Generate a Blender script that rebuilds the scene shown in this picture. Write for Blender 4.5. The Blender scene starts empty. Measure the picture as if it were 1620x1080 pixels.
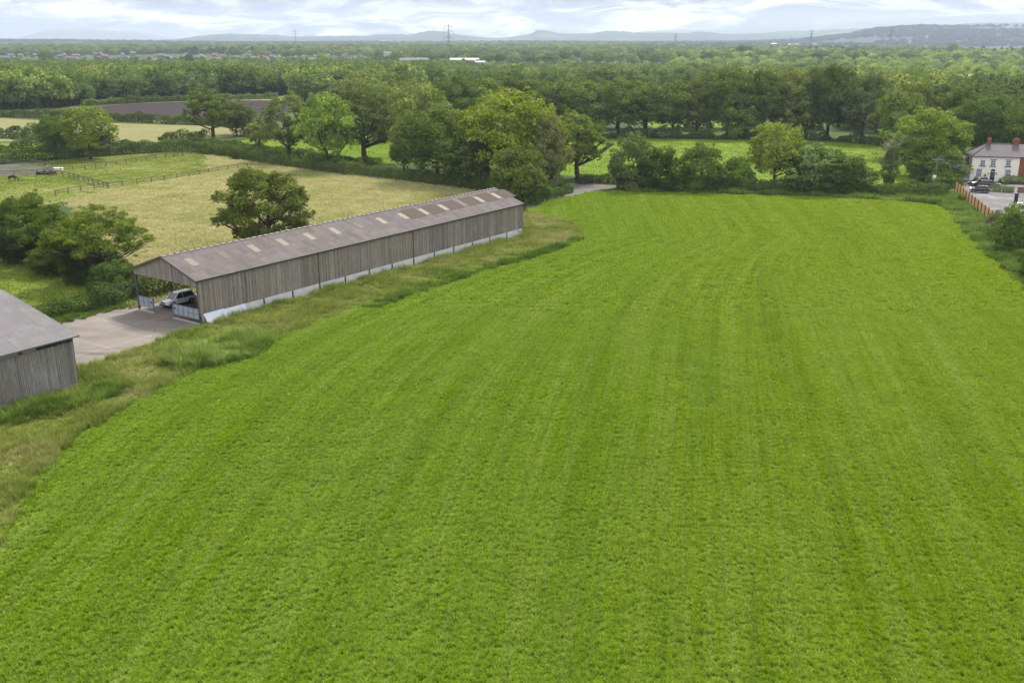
import bpy, bmesh, math, random
import numpy as np
from mathutils import Vector, Matrix
from mathutils.geometry import tessellate_polygon
random.seed(7); RNG = np.random.default_rng(7)
SC = bpy.context.scene; COL = SC.collection
# ---------------------------------------------------------------- camera
CAMH, FPX, PIT = 31.0, 1540.0, math.radians(17.25)
CP, SP = math.cos(PIT), math.sin(PIT)
def at(x, y, h=0.0):
    """photo pixel -> point of the plane z=h"""
    u, v = x-810, 540-y
    t = (h-CAMH)/(v*CP-FPX*SP)
    return Vector((u*t, (FPX*CP+v*SP)*t, h))
def height_at(p, y):
    """height of the point above ground point p that shows on photo row y"""
    v = 540-y
    return CAMH + (v*CP-FPX*SP)/(FPX*CP+v*SP)*p.y
def depth(p): return p.y*CP + (CAMH-p.z)*SP
def proj(p):
    d = depth(p); return 810+p.x/d*FPX, 540-(((p.z-CAMH)*CP+p.y*SP)/d*FPX)
cam = bpy.data.cameras.new('camera'); camo = bpy.data.objects.new('camera', cam); COL.objects.link(camo)
camo.location = (0, 0, CAMH); camo.rotation_euler = (math.pi/2-PIT, 0, 0)
cam.sensor_width = 36; cam.lens = FPX/1620*36; cam.clip_start = .5; cam.clip_end = 90000
SC.camera = camo
# ---------------------------------------------------------------- object helpers
def tag(o, label=None, cat=None, group=None, kind=None):
    if label: o['label'] = label
    if cat: o['category'] = cat
    if group: o['group'] = group
    if kind: o['kind'] = kind
    return o
def empty(name, loc=(0, 0, 0), rz=0.0):
    o = bpy.data.objects.new(name, None); COL.objects.link(o); o.location = loc; o.rotation_euler = (0, 0, rz)
    o.empty_display_size = .5
    return o
def link(name, me, parent=None, loc=None):
    o = bpy.data.objects.new(name, me); COL.objects.link(o)
    if parent is not None: o.parent = parent
    if loc is not None: o.location = loc
    return o
def copy_tree(o, parent=None):
    c = o.copy(); COL.objects.link(c); c.parent = parent
    for ch in list(o.children): copy_tree(ch, c)
    return c
def np_mesh(name, V, Fq, mats, attrs=None, smooth=False, mi=None):
    """fast mesh from numpy vertices and equal-sized faces"""
    V = np.asarray(V, np.float32); Fq = np.asarray(Fq, np.int32); n, k = Fq.shape
    me = bpy.data.meshes.new(name)
    me.vertices.add(len(V)); me.vertices.foreach_set('co', V.ravel())
    me.loops.add(n*k); me.loops.foreach_set('vertex_index', Fq.ravel())
    me.polygons.add(n); me.polygons.foreach_set('loop_start', np.arange(0, n*k, k, dtype=np.int32))
    me.polygons.foreach_set('loop_total', np.full(n, k, np.int32))
    if mi is not None: me.polygons.foreach_set('material_index', np.asarray(mi, np.int32))
    me.polygons.foreach_set('use_smooth', np.full(n, smooth, bool))
    for m in mats: me.materials.append(m)
    for a, val in (attrs or {}).items():
        at_ = me.attributes.new(a, 'FLOAT', 'FACE'); at_.data.foreach_set('value', np.asarray(val, np.float32))
    me.update(calc_edges=True)
    return me
class MB:
    """collects shapes into one mesh; every face may carry a tint"""
    def __init__(s): s.v = []; s.f = []; s.t = []; s.m = []; s.sm = []
    def face(s, idx, t=.5, m=0, sm=False): s.f.append(idx); s.t.append(t); s.m.append(m); s.sm.append(sm)
    def box(s, c, size, rz=0, t=.5, m=0, M=None):
        x, y, z = size[0]/2, size[1]/2, size[2]/2; b = len(s.v)
        R = Matrix.Rotation(rz, 3, 'Z') if M is None else M
        for dx, dy, dz in ((-1,-1,-1),(1,-1,-1),(1,1,-1),(-1,1,-1),(-1,-1,1),(1,-1,1),(1,1,1),(-1,1,1)):
            s.v.append(Vector(c)+R@Vector((dx*x, dy*y, dz*z)))
        for q in ((0,3,2,1),(4,5,6,7),(0,1,5,4),(1,2,6,5),(2,3,7,6),(3,0,4,7)): s.face([b+i for i in q], t, m)
    def quad(s, a, b_, c, d, t=.5, m=0):
        b = len(s.v); s.v += [Vector(a), Vector(b_), Vector(c), Vector(d)]; s.face([b, b+1, b+2, b+3], t, m)
    def prism(s, pts, h, axis, t=.5, m=0):
        """closed outline pts pushed along axis*h"""
        b = len(s.v); n = len(pts); ax = Vector(axis)*h
        s.v += [Vector(p) for p in pts]+[Vector(p)+ax for p in pts]
        s.face(list(range(b+n-1, b-1, -1)), t, m); s.face(list(range(b+n, b+2*n)), t, m)
        for i in range(n): j = (i+1) % n; s.face([b+i, b+j, b+n+j, b+n+i], t, m)
    def tube(s, path, rad, n=6, t=.5, m=0, sm=True, cap=True):
        path = [Vector(p) for p in path]; b = len(s.v)
        if not hasattr(rad, '__len__'): rad = [rad]*len(path)
        for i, p in enumerate(path):
            d = (path[min(i+1, len(path)-1)]-path[max(i-1, 0)]).normalized()
            a = d.orthogonal().normalized() if abs(d.z) > .99 else d.cross(Vector((0, 0, 1))).normalized()
            c = d.cross(a)
            for k in range(n):
                an = 2*math.pi*k/n; s.v.append(p+(a*math.cos(an)+c*math.sin(an))*rad[i])
        for i in range(len(path)-1):
            for k in range(n):
                k2 = (k+1) % n; s.face([b+i*n+k, b+(i+1)*n+k, b+(i+1)*n+k2, b+i*n+k2], t, m, sm)
        if cap:
            s.face([b+k for k in range(n)], t, m); e = b+(len(path)-1)*n; s.face([e+k for k in range(n-1, -1, -1)], t, m)
    def mesh(s, name, mats):
        me = bpy.data.meshes.new(name); me.from_pydata([tuple(v) for v in s.v], [], s.f)
        for m in (mats if isinstance(mats, (list, tuple)) else [mats]): me.materials.append(m)
        me.polygons.foreach_set('material_index', s.m); me.polygons.foreach_set('use_smooth', s.sm)
        a = me.attributes.new('tint', 'FLOAT', 'FACE'); a.data.foreach_set('value', s.t); me.update()
        return me
    def build(s, name, mats, parent=None, bevel=0, loc=None):
        o = link(name, s.mesh(name, mats), parent, loc)
        if bevel:
            b = o.modifiers.new('bevel', 'BEVEL'); b.width = bevel; b.segments = 2; b.limit_method = 'ANGLE'
        return o
# ---------------------------------------------------------------- material helpers
class NT:
    def __init__(s, name, rough=.9, spec=.2):
        s.mat = bpy.data.materials.new(name); s.mat.use_nodes = True; s.nt = s.mat.node_tree
        s.b = s.nt.nodes['Principled BSDF']; s.set(s.b, 'Roughness', rough); s.set(s.b, 'Specular IOR Level', spec)
    def set(s, n, k, v):
        if isinstance(v, bpy.types.NodeSocket): s.nt.links.new(v, n.inputs[k])
        else:
            i = n.inputs[k]
            if i.type == 'RGBA' and len(v) == 3: v = (*v, 1)
            i.default_value = v
    def n(s, typ, **kw):
        nd = s.nt.nodes.new('ShaderNode'+typ); ins = kw.pop('i', {})
        for k, v in kw.items(): setattr(nd, k, v)
        for k, v in ins.items(): s.set(nd, k, v)
        return nd
    def pos(s, scale=(1, 1, 1), rz=0, obj=False):
        src = s.n('TexCoord').outputs['Object'] if obj else s.n('NewGeometry').outputs['Position']
        m = s.n('Mapping'); s.set(m, 'Vector', src); m.inputs['Scale'].default_value = scale; m.inputs['Rotation'].default_value = (0, 0, rz)
        return m.outputs[0]
    def noise(s, vec, sc, det=3, rough=.55, dist=0):
        return s.n('TexNoise', i={'Vector': vec, 'Scale': sc, 'Detail': det, 'Roughness': rough, 'Distortion': dist}).outputs['Fac']
    def ramp(s, fac, stops, interp='LINEAR'):
        r = s.n('ValToRGB'); s.set(r, 'Fac', fac); e = r.color_ramp.elements; r.color_ramp.interpolation = interp
        q = lambda c: (*c, 1) if len(c) == 3 else c
        e[0].position = stops[0][0]; e[0].color = q(stops[0][1]); e[-1].position = stops[-1][0]; e[-1].color = q(stops[-1][1])
        for p, c in stops[1:-1]: e.new(p).color = q(c)
        return r.outputs['Color']
    def mix(s, fac, a, b, mode='MIX'):
        m = s.n('Mix', data_type='RGBA', blend_type=mode)
        for k, v in ((0, fac), (6, a), (7, b)):
            if isinstance(v, bpy.types.NodeSocket): s.nt.links.new(v, m.inputs[k])
            else: m.inputs[k].default_value = (*v, 1) if k and len(v) == 3 else v
        return m.outputs[2]
    def math(s, op, a, b=0.0, c=None):
        m = s.n('Math', operation=op); s.set(m, 0, a); s.set(m, 1, b)
        if c is not None: s.set(m, 2, c)
        return m.outputs[0]
    def mr(s, v, a, b, c=0.0, d=1.0):
        m = s.n('MapRange', clamp=True); s.set(m, 0, v)
        for k, q in ((1, a), (2, b), (3, c), (4, d)): m.inputs[k].default_value = q
        return m.outputs[0]
    def attr(s, name): return s.n('Attribute', attribute_name=name).outputs['Fac']
    def col(s, c): s.set(s.b, 'Base Color', c); return s
    def bump(s, h, st=.5, d=.05):
        b = s.n('Bump', i={'Height': h, 'Strength': st, 'Distance': d}); s.nt.links.new(b.outputs[0], s.b.inputs['Normal']); return s
def flat(name, c, rough=.7, spec=.3, var=.15, metal=0, sc=2.0):
    m = NT(name, rough, spec); v = m.noise(m.pos(obj=True), sc, 4)
    m.col(m.mix(v, tuple(x*(1-var) for x in c), tuple(min(1, x*(1+var)) for x in c))); m.b.inputs['Metallic'].default_value = metal
    return m.mat
def leaf_material(name, base=None, trans=.3, ramp=None):
    """foliage: colour comes from the object colour (or a ramp over the instance), varied per clump and leaf"""
    m = NT(name, .7, .06)
    oi = m.n('ObjectInfo')
    if ramp: c = m.ramp(oi.outputs['Random'], ramp)
    elif base: c = m.n('RGB').outputs[0]; c.default_value = (*base, 1)
    else: c = oi.outputs['Color']
    t = m.attr('tint')
    big = m.noise(m.pos(), .25, 2)
    hs = m.n('HueSaturation', i={'Color': c, 'Hue': m.mr(t, 0, 1, .515, .485), 'Value': m.math('MULTIPLY', m.mr(t, 0, 1, .5, 1.5), m.mr(oi.outputs['Random'], 0, 1, .74, 1.2)), 'Saturation': m.mr(big, .3, .7, .85, 1.1)})
    m.col(hs.outputs[0])
    tr = m.n('BsdfTranslucent', i={'Color': m.mix(.6, hs.outputs[0], (.35, .5, .04), 'MIX')})
    ms = m.n('MixShader'); ms.inputs[0].default_value = trans
    m.nt.links.new(m.b.outputs[0], ms.inputs[1]); m.nt.links.new(tr.outputs[0], ms.inputs[2])
    m.nt.links.new(ms.outputs[0], m.nt.nodes['Material Output'].inputs[0])
    return m.mat
# ---------------------------------------------------------------- world, sun
SUN_EL, SUN_AZ = math.radians(52), math.radians(25)     # azimuth from +Y towards +X
w = bpy.data.worlds.new('World'); SC.world = w; w.use_nodes = True; wn = w.node_tree; wn.nodes.clear()
class WN(NT):
    def __init__(s, nt): s.nt = nt
W = WN(wn)
sky = W.n('TexSky', sky_type='NISHITA'); sky.sun_disc = False; sky.sun_elevation = SUN_EL; sky.sun_rotation = SUN_AZ; sky.dust_density = 2.0
tc = W.n('TexCoord').outputs['Generated']
mp = W.n('Mapping'); W.set(mp, 'Vector', tc); mp.inputs['Scale'].default_value = (1, 1, 5.2)
n1 = W.noise(mp.outputs[0], 11, 8, .6, .9)
mp2 = W.n('Mapping'); W.set(mp2, 'Vector', tc); mp2.inputs['Scale'].default_value = (1, 1, 9); mp2.inputs['Location'].default_value = (3, 1, .4)
n2 = W.noise(mp2.outputs[0], 3.2, 5, .5, .3)
sep = W.n('SeparateXYZ'); W.set(sep, 0, tc)
cl = W.ramp(n1, [(.40, (4.2, 4.4, 5.1)), (.47, (6.8, 7.0, 7.7)), (.515, (10.8, 10.8, 11.1)), (.57, (17.5, 17.1, 16.8))])
cl = W.mix(W.mr(n2, .45, .6, 0, .5), cl, (6.6, 7.2, 8.6))
skm = W.mix(.95, sky.outputs[0], cl)
zen = W.mr(sep.outputs[2], .05, .8, 1.0, 2.7)
vm = W.n('VectorMath', operation='SCALE'); W.set(vm, 0, skm); W.set(vm, 'Scale', zen)
bg = W.n('Background', i={'Color': vm.outputs[0], 'Strength': .048})
wo = W.n('OutputWorld'); wn.links.new(bg.outputs[0], wo.inputs[0])
sl = bpy.data.lights.new('sun', 'SUN'); sl.energy = 4.2; sl.angle = math.radians(9); sl.color = (1, .95, .86)
so = bpy.data.objects.new('sun', sl); COL.objects.link(so)
sd = Vector((math.sin(SUN_AZ)*math.cos(SUN_EL), math.cos(SUN_AZ)*math.cos(SUN_EL), math.sin(SUN_EL)))
so.rotation_euler = sd.to_track_quat('Z', 'Y').to_euler(); so.location = (0, 0, 200)
vs = SC.view_settings; vs.view_transform = 'Standard'; vs.look = 'None'; vs.gamma = 1; vs.exposure = EXPOSURE = 0.7
SC.cycles.use_denoising = True
try: SC.cycles.denoiser = 'OPENIMAGEDENOISE'; SC.cycles.denoising_prefilter = 'NONE'
except Exception: pass
SC.cycles.max_bounces = 6; SC.cycles.diffuse_bounces = 2; SC.cycles.transmission_bounces = 4; SC.cycles.volume_bounces = 1
SC.cycles.use_adaptive_sampling = True; SC.cycles.adaptive_threshold = .006
SC.cycles.sample_clamp_indirect = 6
# ---------------------------------------------------------------- materials
def edge_coord(m):
    """world x and y, and the distance in from the curved left edge of the crop field"""
    g = m.n('NewGeometry').outputs['Position']; sp = m.n('SeparateXYZ'); m.set(sp, 0, g)
    x, y = sp.outputs[0], sp.outputs[1]
    yy = m.math('MINIMUM', m.math('MAXIMUM', m.math('SUBTRACT', y, 65.0), 0.0), 92.0)
    e = m.math('SUBTRACT', m.math('ADD', x, 35.0), m.math('MULTIPLY', m.math('MULTIPLY', yy, yy), .00543))
    return x, y, e
def crop_material(name, shaded_soil=False):
    m = NT(name, .7, .05); x, y, e = edge_coord(m)
    kk = m.mr(e, 0, 48, 1, 0); cu = m.math('SUBTRACT', m.math('ADD', x, 35.0), e)
    u = m.math('SUBTRACT', x, m.math('ADD', m.math('MULTIPLY', kk, cu), m.math('MULTIPLY', m.math('SUBTRACT', 1.0, kk), m.math('MULTIPLY', m.math('SUBTRACT', y, 65.0), .2))))
    cv = m.n('CombineXYZ'); m.set(cv, 0, u); m.set(cv, 1, m.math('MULTIPLY', y, .045)); cf = m.n('CombineXYZ'); m.set(cf, 0, u); m.set(cf, 1, m.math('MULTIPLY', y, .012)); s3 = m.noise(cf.outputs[0], 1.9, 2, .6, .05)
    s1 = m.noise(cv.outputs[0], .33, 4, .65, .25); s2 = m.noise(cv.outputs[0], 1.15, 3, .6, .15)
    b1 = m.noise(m.pos(), .028, 3, .5, .5); b2 = m.noise(m.pos(), 1.4, 3, .6)
    c = m.ramp(s1, [(.3, (.135, .232, .002)), (.48, (.18, .29, .004)), (.60, (.225, .332, .022)), (.72, (.28, .365, .068))])
    c = m.mix(m.mr(s2, .45, .66, 0, .35), c, (.225, .305, .07))  # palest tones put the sheen of the crop into its colour
    c = m.mix(m.mr(s3, .55, .68, 0, .38), c, (.10, .185, .006)); c = m.mix(m.mr(s3, .46, .36, 0, .42), c, (.25, .33, .06)); sb3 = m.noise(cf.outputs[0], 4.2, 2, .6, .05); c = m.mix(m.mr(sb3, .52, .64, 0, .25), c, (.115, .20, .008)); c = m.mix(m.mr(sb3, .46, .38, 0, .28), c, (.27, .34, .08))
    c = m.mix(m.mr(b1, .4, .7, 0, .5), c, (.20, .30, .035))
    gx = m.mr(x, -10, 75, 0, .42); c = m.mix(gx, c, (.27, .335, .003))
    c = m.mix(m.mr(b2, .5, .78, 0, .3), c, (.085, .155, .006))
    sp2 = m.noise(cv.outputs[0], .75, 2, .5, .1)
    c = m.mix(m.mr(sp2, .64, .72, 0, .25), c, (.09, .155, .008))
    if shaded_soil: c = m.mix(.8, c, (.03, .055, .005))  # ground colour darkened to paint in the shade among the blades
    else:
        t = m.attr('tint'); c = m.n('HueSaturation', i={'Color': c, 'Hue': m.mr(t, 0, 1, .507, .493), 'Value': m.mr(t, 0, 1, .78, 1.22)}).outputs[0]
        tr = m.n('BsdfTranslucent', i={'Color': c}); ms = m.n('MixShader'); ms.inputs[0].default_value = .3
        m.nt.links.new(m.b.outputs[0], ms.inputs[1]); m.nt.links.new(tr.outputs[0], ms.inputs[2]); m.nt.links.new(ms.outputs[0], m.nt.nodes['Material Output'].inputs[0])
    m.col(c)
    if shaded_soil: m.bump(b2, .5, .1)
    return m.mat
def grass_material(name, cols, s1=.05, s2=.6, blade=False, streak=None, trans=.25):
    """three-colour meadow: cols=(a,b,c) over a large noise, with fine mottling; used by sheet and blades alike"""
    m = NT(name, .8, .05)
    vec = m.pos(streak[0], streak[1]) if streak else m.pos()
    a = m.noise(vec, s1, 5, .6, .4); b = m.noise(m.pos(), s2, 4, .65)
    c = m.ramp(a, [(.33, cols[0]), (.5, cols[1]), (.66, cols[2])])
    c = m.mix(m.mr(b, .35, .7, .0, .6), c, tuple(x*.55 for x in cols[1]))
    if blade:
        t = m.attr('tint'); c = m.n('HueSaturation', i={'Color': c, 'Value': m.mr(t, 0, 1, .7, 1.35)}).outputs[0]
        tr = m.n('BsdfTranslucent', i={'Color': c}); ms = m.n('MixShader'); ms.inputs[0].default_value = trans
        m.nt.links.new(m.b.outputs[0], ms.inputs[1]); m.nt.links.new(tr.outputs[0], ms.inputs[2]); m.nt.links.new(ms.outputs[0], m.nt.nodes['Material Output'].inputs[0])
    else: m.bump(m.noise(m.pos(), 2.2, 4, .7), .8, .25); c = m.mix(.45, c, (.05, .06, .015))  # sheet colour darkened, standing in for shade between blades
    return m.col(c).mat
LEAF = leaf_material('leaves', trans=.16)
HEDGE = leaf_material('hedge_leaves', trans=.12)
WOODLEAF = leaf_material('woodland_leaves', trans=.2, ramp=[(0, (.06, .10, .022)), (.2, (.09, .15, .03)), (.45, (.13, .19, .04)), (.62, (.07, .12, .04)), (.8, (.16, .20, .045)), (1, (.20, .24, .05))])
SUNLEAF = leaf_material('sun_tinted_woodland_leaves', trans=.35, ramp=[(0, (.10, .16, .04)), (.25, (.20, .29, .05)), (.5, (.28, .36, .07)), (.7, (.13, .20, .05)), (.85, (.34, .40, .08)), (1, (.24, .30, .07))])  # paler leaf colours paint sunlight onto the right-hand trees
CONLEAF = leaf_material('conifer_needles', trans=.05, ramp=[(0, (.03, .06, .035)), (1, (.045, .08, .04))])
def bark_mat(name, c):
    m = NT(name, .95, .1); v = m.noise(m.pos((1, 1, .25)), 5, 5, .7); m.col(m.ramp(v, [(.3, tuple(x*.5 for x in c)), (.7, c)])); m.bump(v, .6, .1); return m.mat
BARK = bark_mat('bark', (.10, .085, .06)); PALEBARK = bark_mat('pale_dead_wood', (.34, .29, .24))
# ---------------------------------------------------------------- trees
def leaf_quads(P, N, size, tint, jit=.55, asp=.8):
    """quads at points P facing roughly N"""
    n = len(P); N = N+RNG.normal(0, jit, (n, 3)); N /= np.linalg.norm(N, axis=1)[:, None]+1e-9
    r = RNG.normal(0, 1, (n, 3)); A = np.cross(N, r); A /= np.linalg.norm(A, axis=1)[:, None]+1e-9; B = np.cross(N, A)
    s = (size*RNG.uniform(.65, 1.3, n))[:, None]*.5
    V = np.stack([P-A*s, P-B*s*asp+N*s*.25, P+A*s, P+B*s*asp+N*s*.2], 1).reshape(-1, 3)
    return V, np.arange(n*4).reshape(n, 4), tint
def crown_arrays(seed, cb=.25, nl=34, lr=.2, nleaf=6000, leaf=.03, shape='round', flatz=.75):
    """crown inside a unit box (width 1, height from cb to 1), as overlapping leafy lobes"""
    rg = np.random.default_rng(seed); hc = (1+cb)/2; hz = (1-cb)/2
    L = []; tries = 0
    while len(L) < nl and tries < 9000:
        tries += 1
        d = rg.normal(0, 1, 3); d /= np.linalg.norm(d)
        q = rg.uniform(.35, 1)**.5; r = lr*rg.uniform(.65, 1.3)
        az = math.atan2(d[1], d[0]); wob = 1+.16*math.sin(2*az+seed)+.12*math.sin(3*az+seed*2.3)+.1*rg.normal()
        rh = max(.02, (.5-r*.6)*wob)*q; z = d[2]*q
        if shape == 'round': k = 1.0
        elif shape == 'dome': k = 1.05; d = d*[1, 1, 1]; hy = math.hypot(d[0], d[1]); d[:2] *= (max(hy, .88*(1-.25*max(0, -z))) / hy if z < 0 else 1)
        elif shape == 'umbrella': z = abs(z)*.95-.45*rg.random(); z -= .45*(math.hypot(d[0], d[1])*q)**3; k = 1.2
        elif shape == 'oval': k = .9*(1-.25*z)
        elif shape == 'cone': z = rg.uniform(-1, 1); k = 0; rh = (.5*(1-z)/2+.01)*rg.uniform(.5, 1); r = lr*(.35+.65*(1-z)/2)
        elif shape == 'sparse': k = 1.05; r *= .8
        v = np.array([math.cos(az)*rh*(k if k else 1)*(math.hypot(d[0], d[1]) if k else 1), math.sin(az)*rh*(k if k else 1)*(math.hypot(d[0], d[1]) if k else 1), hc+(hz-r*.6)*z])
        if all(np.linalg.norm((v-o[0])*[1, 1, 1.2]) > .45*min(r, o[1])+.2*max(r, o[1]) for o in L): L.append((v, r))
    for v, r in (list(L) if shape != 'cone' else []):
        for _ in range(2 if rg.random() < .7 else 1):
            o_ = v-np.array([0, 0, hc-.35*hz]); o_ /= np.linalg.norm(o_)+1e-6; d = o_+rg.normal(0, .55, 3); d /= np.linalg.norm(d)
            L.append((v+d*r*rg.uniform(.8, 1.15), r*rg.uniform(.25, .42)))
    tot = sum(r*r for _, r in L); V = []; T = []; NN = []
    for v, r in L:
        n = max(8, int(nleaf*r*r/tot)); d = rg.normal(0, 1, (n, 3)); d /= np.linalg.norm(d, axis=1)[:, None]
        outw = v-np.array([0, 0, hc-.25*hz]); outw /= np.linalg.norm(outw)+1e-6
        flip = (d@outw) < rg.uniform(-.9, .2, n); d[flip] *= -1
        dn = d[:, 2] < -.35; d[dn, 2] *= -.6
        lump = 1+.16*np.sin(d[:, 0]*7+v[0]*40)*np.cos(d[:, 1]*7+v[1]*40)+.1*np.sin(d[:, 2]*9+v[2]*30)
        rad = r*rg.uniform(.62, 1.12, n)*lump
        P = v+d*rad[:, None]*[1, 1, flatz]; V.append(P); NN.append(d)
        T.append(np.clip(.5+rg.normal(0, .16)+rg.normal(0, .17, n), 0, 1))
    return L, np.concatenate(V), np.concatenate(NN), np.concatenate(T)
def tree_meshes(name, seed, leafmat=None, bark=None, trunk=.035, jit=.42, limbs=12, lean=0, **kw):
    leafmat = leafmat or LEAF; bark = bark or BARK; leaf = kw.get('leaf', .03)
    L, P, N, T = crown_arrays(seed, **kw); V, F, T = leaf_quads(P, N, leaf, T, jit)
    cm = np_mesh(name+'_crown', V, F, [leafmat], {'tint': T})
    b = MB(); rg = random.Random(seed); cb = kw.get('cb', .25); top = cb+(1-cb)*.55
    pts = [Vector((lean*t**1.5+rg.uniform(-.01, .01), rg.uniform(-.01, .01), t*top)) for t in (0, .12, .3, .55, .8, 1)]
    b.tube(pts, [trunk*1.2, trunk*.85, trunk*.72, trunk*.6, trunk*.4, trunk*.2], 7)
    for v, r in sorted(L, key=lambda q: -np.hypot(q[0][0], q[0][1]))[:limbs]:
        e = Vector(v); zf = min(max(.03, cb*.7, e.z-.28), top*.9); t = zf/top; s = Vector((lean*t**1.5, 0, zf))
        mid = s.lerp(e, .5)+Vector((0, 0, -.03-rg.random()*.03)); b.tube([s, mid, e], [trunk*.3, trunk*.2, trunk*.08], 5)
        for _ in range(2):
            e2 = e+Vector((rg.uniform(-1, 1), rg.uniform(-1, 1), rg.uniform(-.3, 1)))*r*.9; b.tube([mid, mid.lerp(e2, .6), e2], [trunk*.2, trunk*.12, trunk*.05], 4)
    return cm, b.mesh(name+'_trunk', [bark])
TV = {}
def tv(key, **kw): TV[key] = tree_meshes(key, **kw)
tv('round', seed=1, cb=.13, nl=56, lr=.16, nleaf=11000, leaf=.038)
tv('round2', seed=2, cb=.15, nl=72, lr=.14, nleaf=12000, leaf=.034, shape='dome')
tv('big', seed=3, cb=.11, nl=110, lr=.12, nleaf=18000, leaf=.028, shape='dome')
tv('ash', seed=4, cb=.17, nl=80, lr=.115, nleaf=11000, leaf=.033, shape='oval')
tv('ivy', seed=5, cb=.22, nl=52, lr=.14, nleaf=9000, leaf=.034, shape='sparse', trunk=.05)
tv('open', seed=6, cb=.2, nl=60, lr=.13, nleaf=9500, leaf=.032, shape='sparse', trunk=.045)
tv('bush', seed=7, cb=-.12, nl=46, lr=.18, nleaf=9000, leaf=.045, shape='dome', trunk=.03)
tv('bush2', seed=8, cb=-.06, nl=64, lr=.15, nleaf=10000, leaf=.040, shape='dome', trunk=.03)
tv('tall', seed=9, cb=.0, nl=84, lr=.12, nleaf=13000, leaf=.032, shape='oval')
tv('near_oak', seed=11, cb=.0, nl=110, lr=.115, nleaf=38000, leaf=.0215, shape='sparse', trunk=.028, limbs=26, flatz=.9)
tv('near_umbrella', seed=12, cb=.30, nl=105, lr=.095, nleaf=36000, leaf=.019, shape='umbrella', trunk=.022, limbs=30, flatz=.6)
tv('near_umbrella2', seed=21, cb=.25, nl=115, lr=.10, nleaf=38000, leaf=.019, shape='umbrella', trunk=.024, limbs=30, flatz=.6)
tv('near_bush', seed=13, cb=-.05, nl=60, lr=.16, nleaf=20000, leaf=.028, shape='dome', trunk=.02)
for k in range(5): tv('far%d' % k, seed=30+k, cb=(.05, .12, .0, .1, .02)[k], nl=22+3*k, lr=(.2, .22, .2, .18, .17)[k], nleaf=1900, leaf=.070, shape=('round', 'dome', 'round', 'oval', 'oval')[k], leafmat=LEAF, limbs=3)
for k in range(2): tv('con%d' % k, seed=40+k, cb=.04, nl=26, lr=.13, nleaf=1600, leaf=.06, shape='cone', limbs=0, leafmat=LEAF)
def place_tree(name, var, p, W, H, color, label, group=None, rz=None, cat='tree', parts=True):
    cm, tm = TV[var]
    r = empty(name, p, rz if rz is not None else random.uniform(0, 6.28)); r.scale = (W, W, H)
    for nm, me in (('crown', cm), ('trunk', tm)):
        if nm == 'trunk' and not parts: continue
        o = link(nm, me, r); o.color = (*color, 1)
    return tag(r, label, cat, group)
# ---------------------------------------------------------------- ground, fields
def polymesh(name, pts, z, mat):
    pts = [Vector((p[0], p[1], 0)) for p in pts]
    me = bpy.data.meshes.new(name); me.from_pydata([(p.x, p.y, z) for p in pts], [], [list(t) for t in tessellate_polygon([pts])])
    bm = bmesh.new(); bm.from_mesh(me); bmesh.ops.recalc_face_normals(bm, faces=bm.faces)
    for f in bm.faces:
        if f.normal.z < 0: f.normal_flip()
    bm.to_mesh(me); bm.free(); me.materials.append(mat); return me
def px(*a): return [at(x, y) for x, y in a]
def smooth_poly(pts, n=3):
    """Catmull-Rom through open pts"""
    P = [Vector((p[0], p[1], 0)) for p in pts]; P = [P[0]*2-P[1]]+P+[P[-1]*2-P[-2]]; out = []
    for i in range(1, len(P)-2):
        for k in range(n):
            t = k/n; a, b, c, d = P[i-1], P[i], P[i+1], P[i+2]
            out.append(.5*((2*b)+(-a+c)*t+(2*a-5*b+4*c-d)*t*t+(-a+3*b-3*c+d)*t**3))
    out.append(P[-2]); return out
def inside(poly, X, Y):
    r = np.zeros(len(X), bool); n = len(poly)
    for i in range(n):
        x1, y1 = poly[i][0], poly[i][1]; x2, y2 = poly[(i+1) % n][0], poly[(i+1) % n][1]
        if y1 == y2: continue
        c = ((y1 > Y) != (y2 > Y)) & (X < (x2-x1)*(Y-y1)/(y2-y1)+x1); r ^= c
    return r
# ground out to the hills: graded grid, patchwork of distant fields
gm = NT('distant_land', .9, .1)
vo = gm.n('TexVoronoi', i={'Vector': gm.pos((1, .7, 1), .4), 'Scale': .0055}); vc = vo.outputs['Color']
sepc = gm.n('SeparateColor'); gm.set(sepc, 0, vc)
gcol = gm.ramp(sepc.outputs[0], [(0, (.035, .055, .008)), (.35, (.05, .07, .01)), (.55, (.06, .078, .012)), (.72, (.03, .045, .007)), (.85, (.13, .135, .028)), (1, (.20, .185, .065))], 'CONSTANT')
gcol = gm.mix(gm.mr(gm.noise(gm.pos(), .02, 5, .6), .4, .65, 0, .7), gcol, (.035, .055, .01))
gm.col(gcol)
xs = np.concatenate([-np.geomspace(40, 26000, 46)[::-1], np.linspace(-30, 30, 5), np.geomspace(40, 26000, 46)])
ys = np.concatenate([np.linspace(-600, 0, 8), np.geomspace(30, 26000, 60)])
GX, GY = np.meshgrid(xs, ys); nx, ny = len(xs), len(ys)
GZ = np.where(GY > 4500, -.00, 0)*GX*0
idx = np.arange(nx*ny).reshape(ny, nx)
F = np.stack([idx[:-1, :-1], idx[:-1, 1:], idx[1:, 1:], idx[1:, :-1]], -1).reshape(-1, 4)
g = link('ground', np_mesh('ground', np.stack([GX, GY, GZ], -1).reshape(-1, 3), F, [gm.mat])); tag(g, kind='structure')
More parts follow.
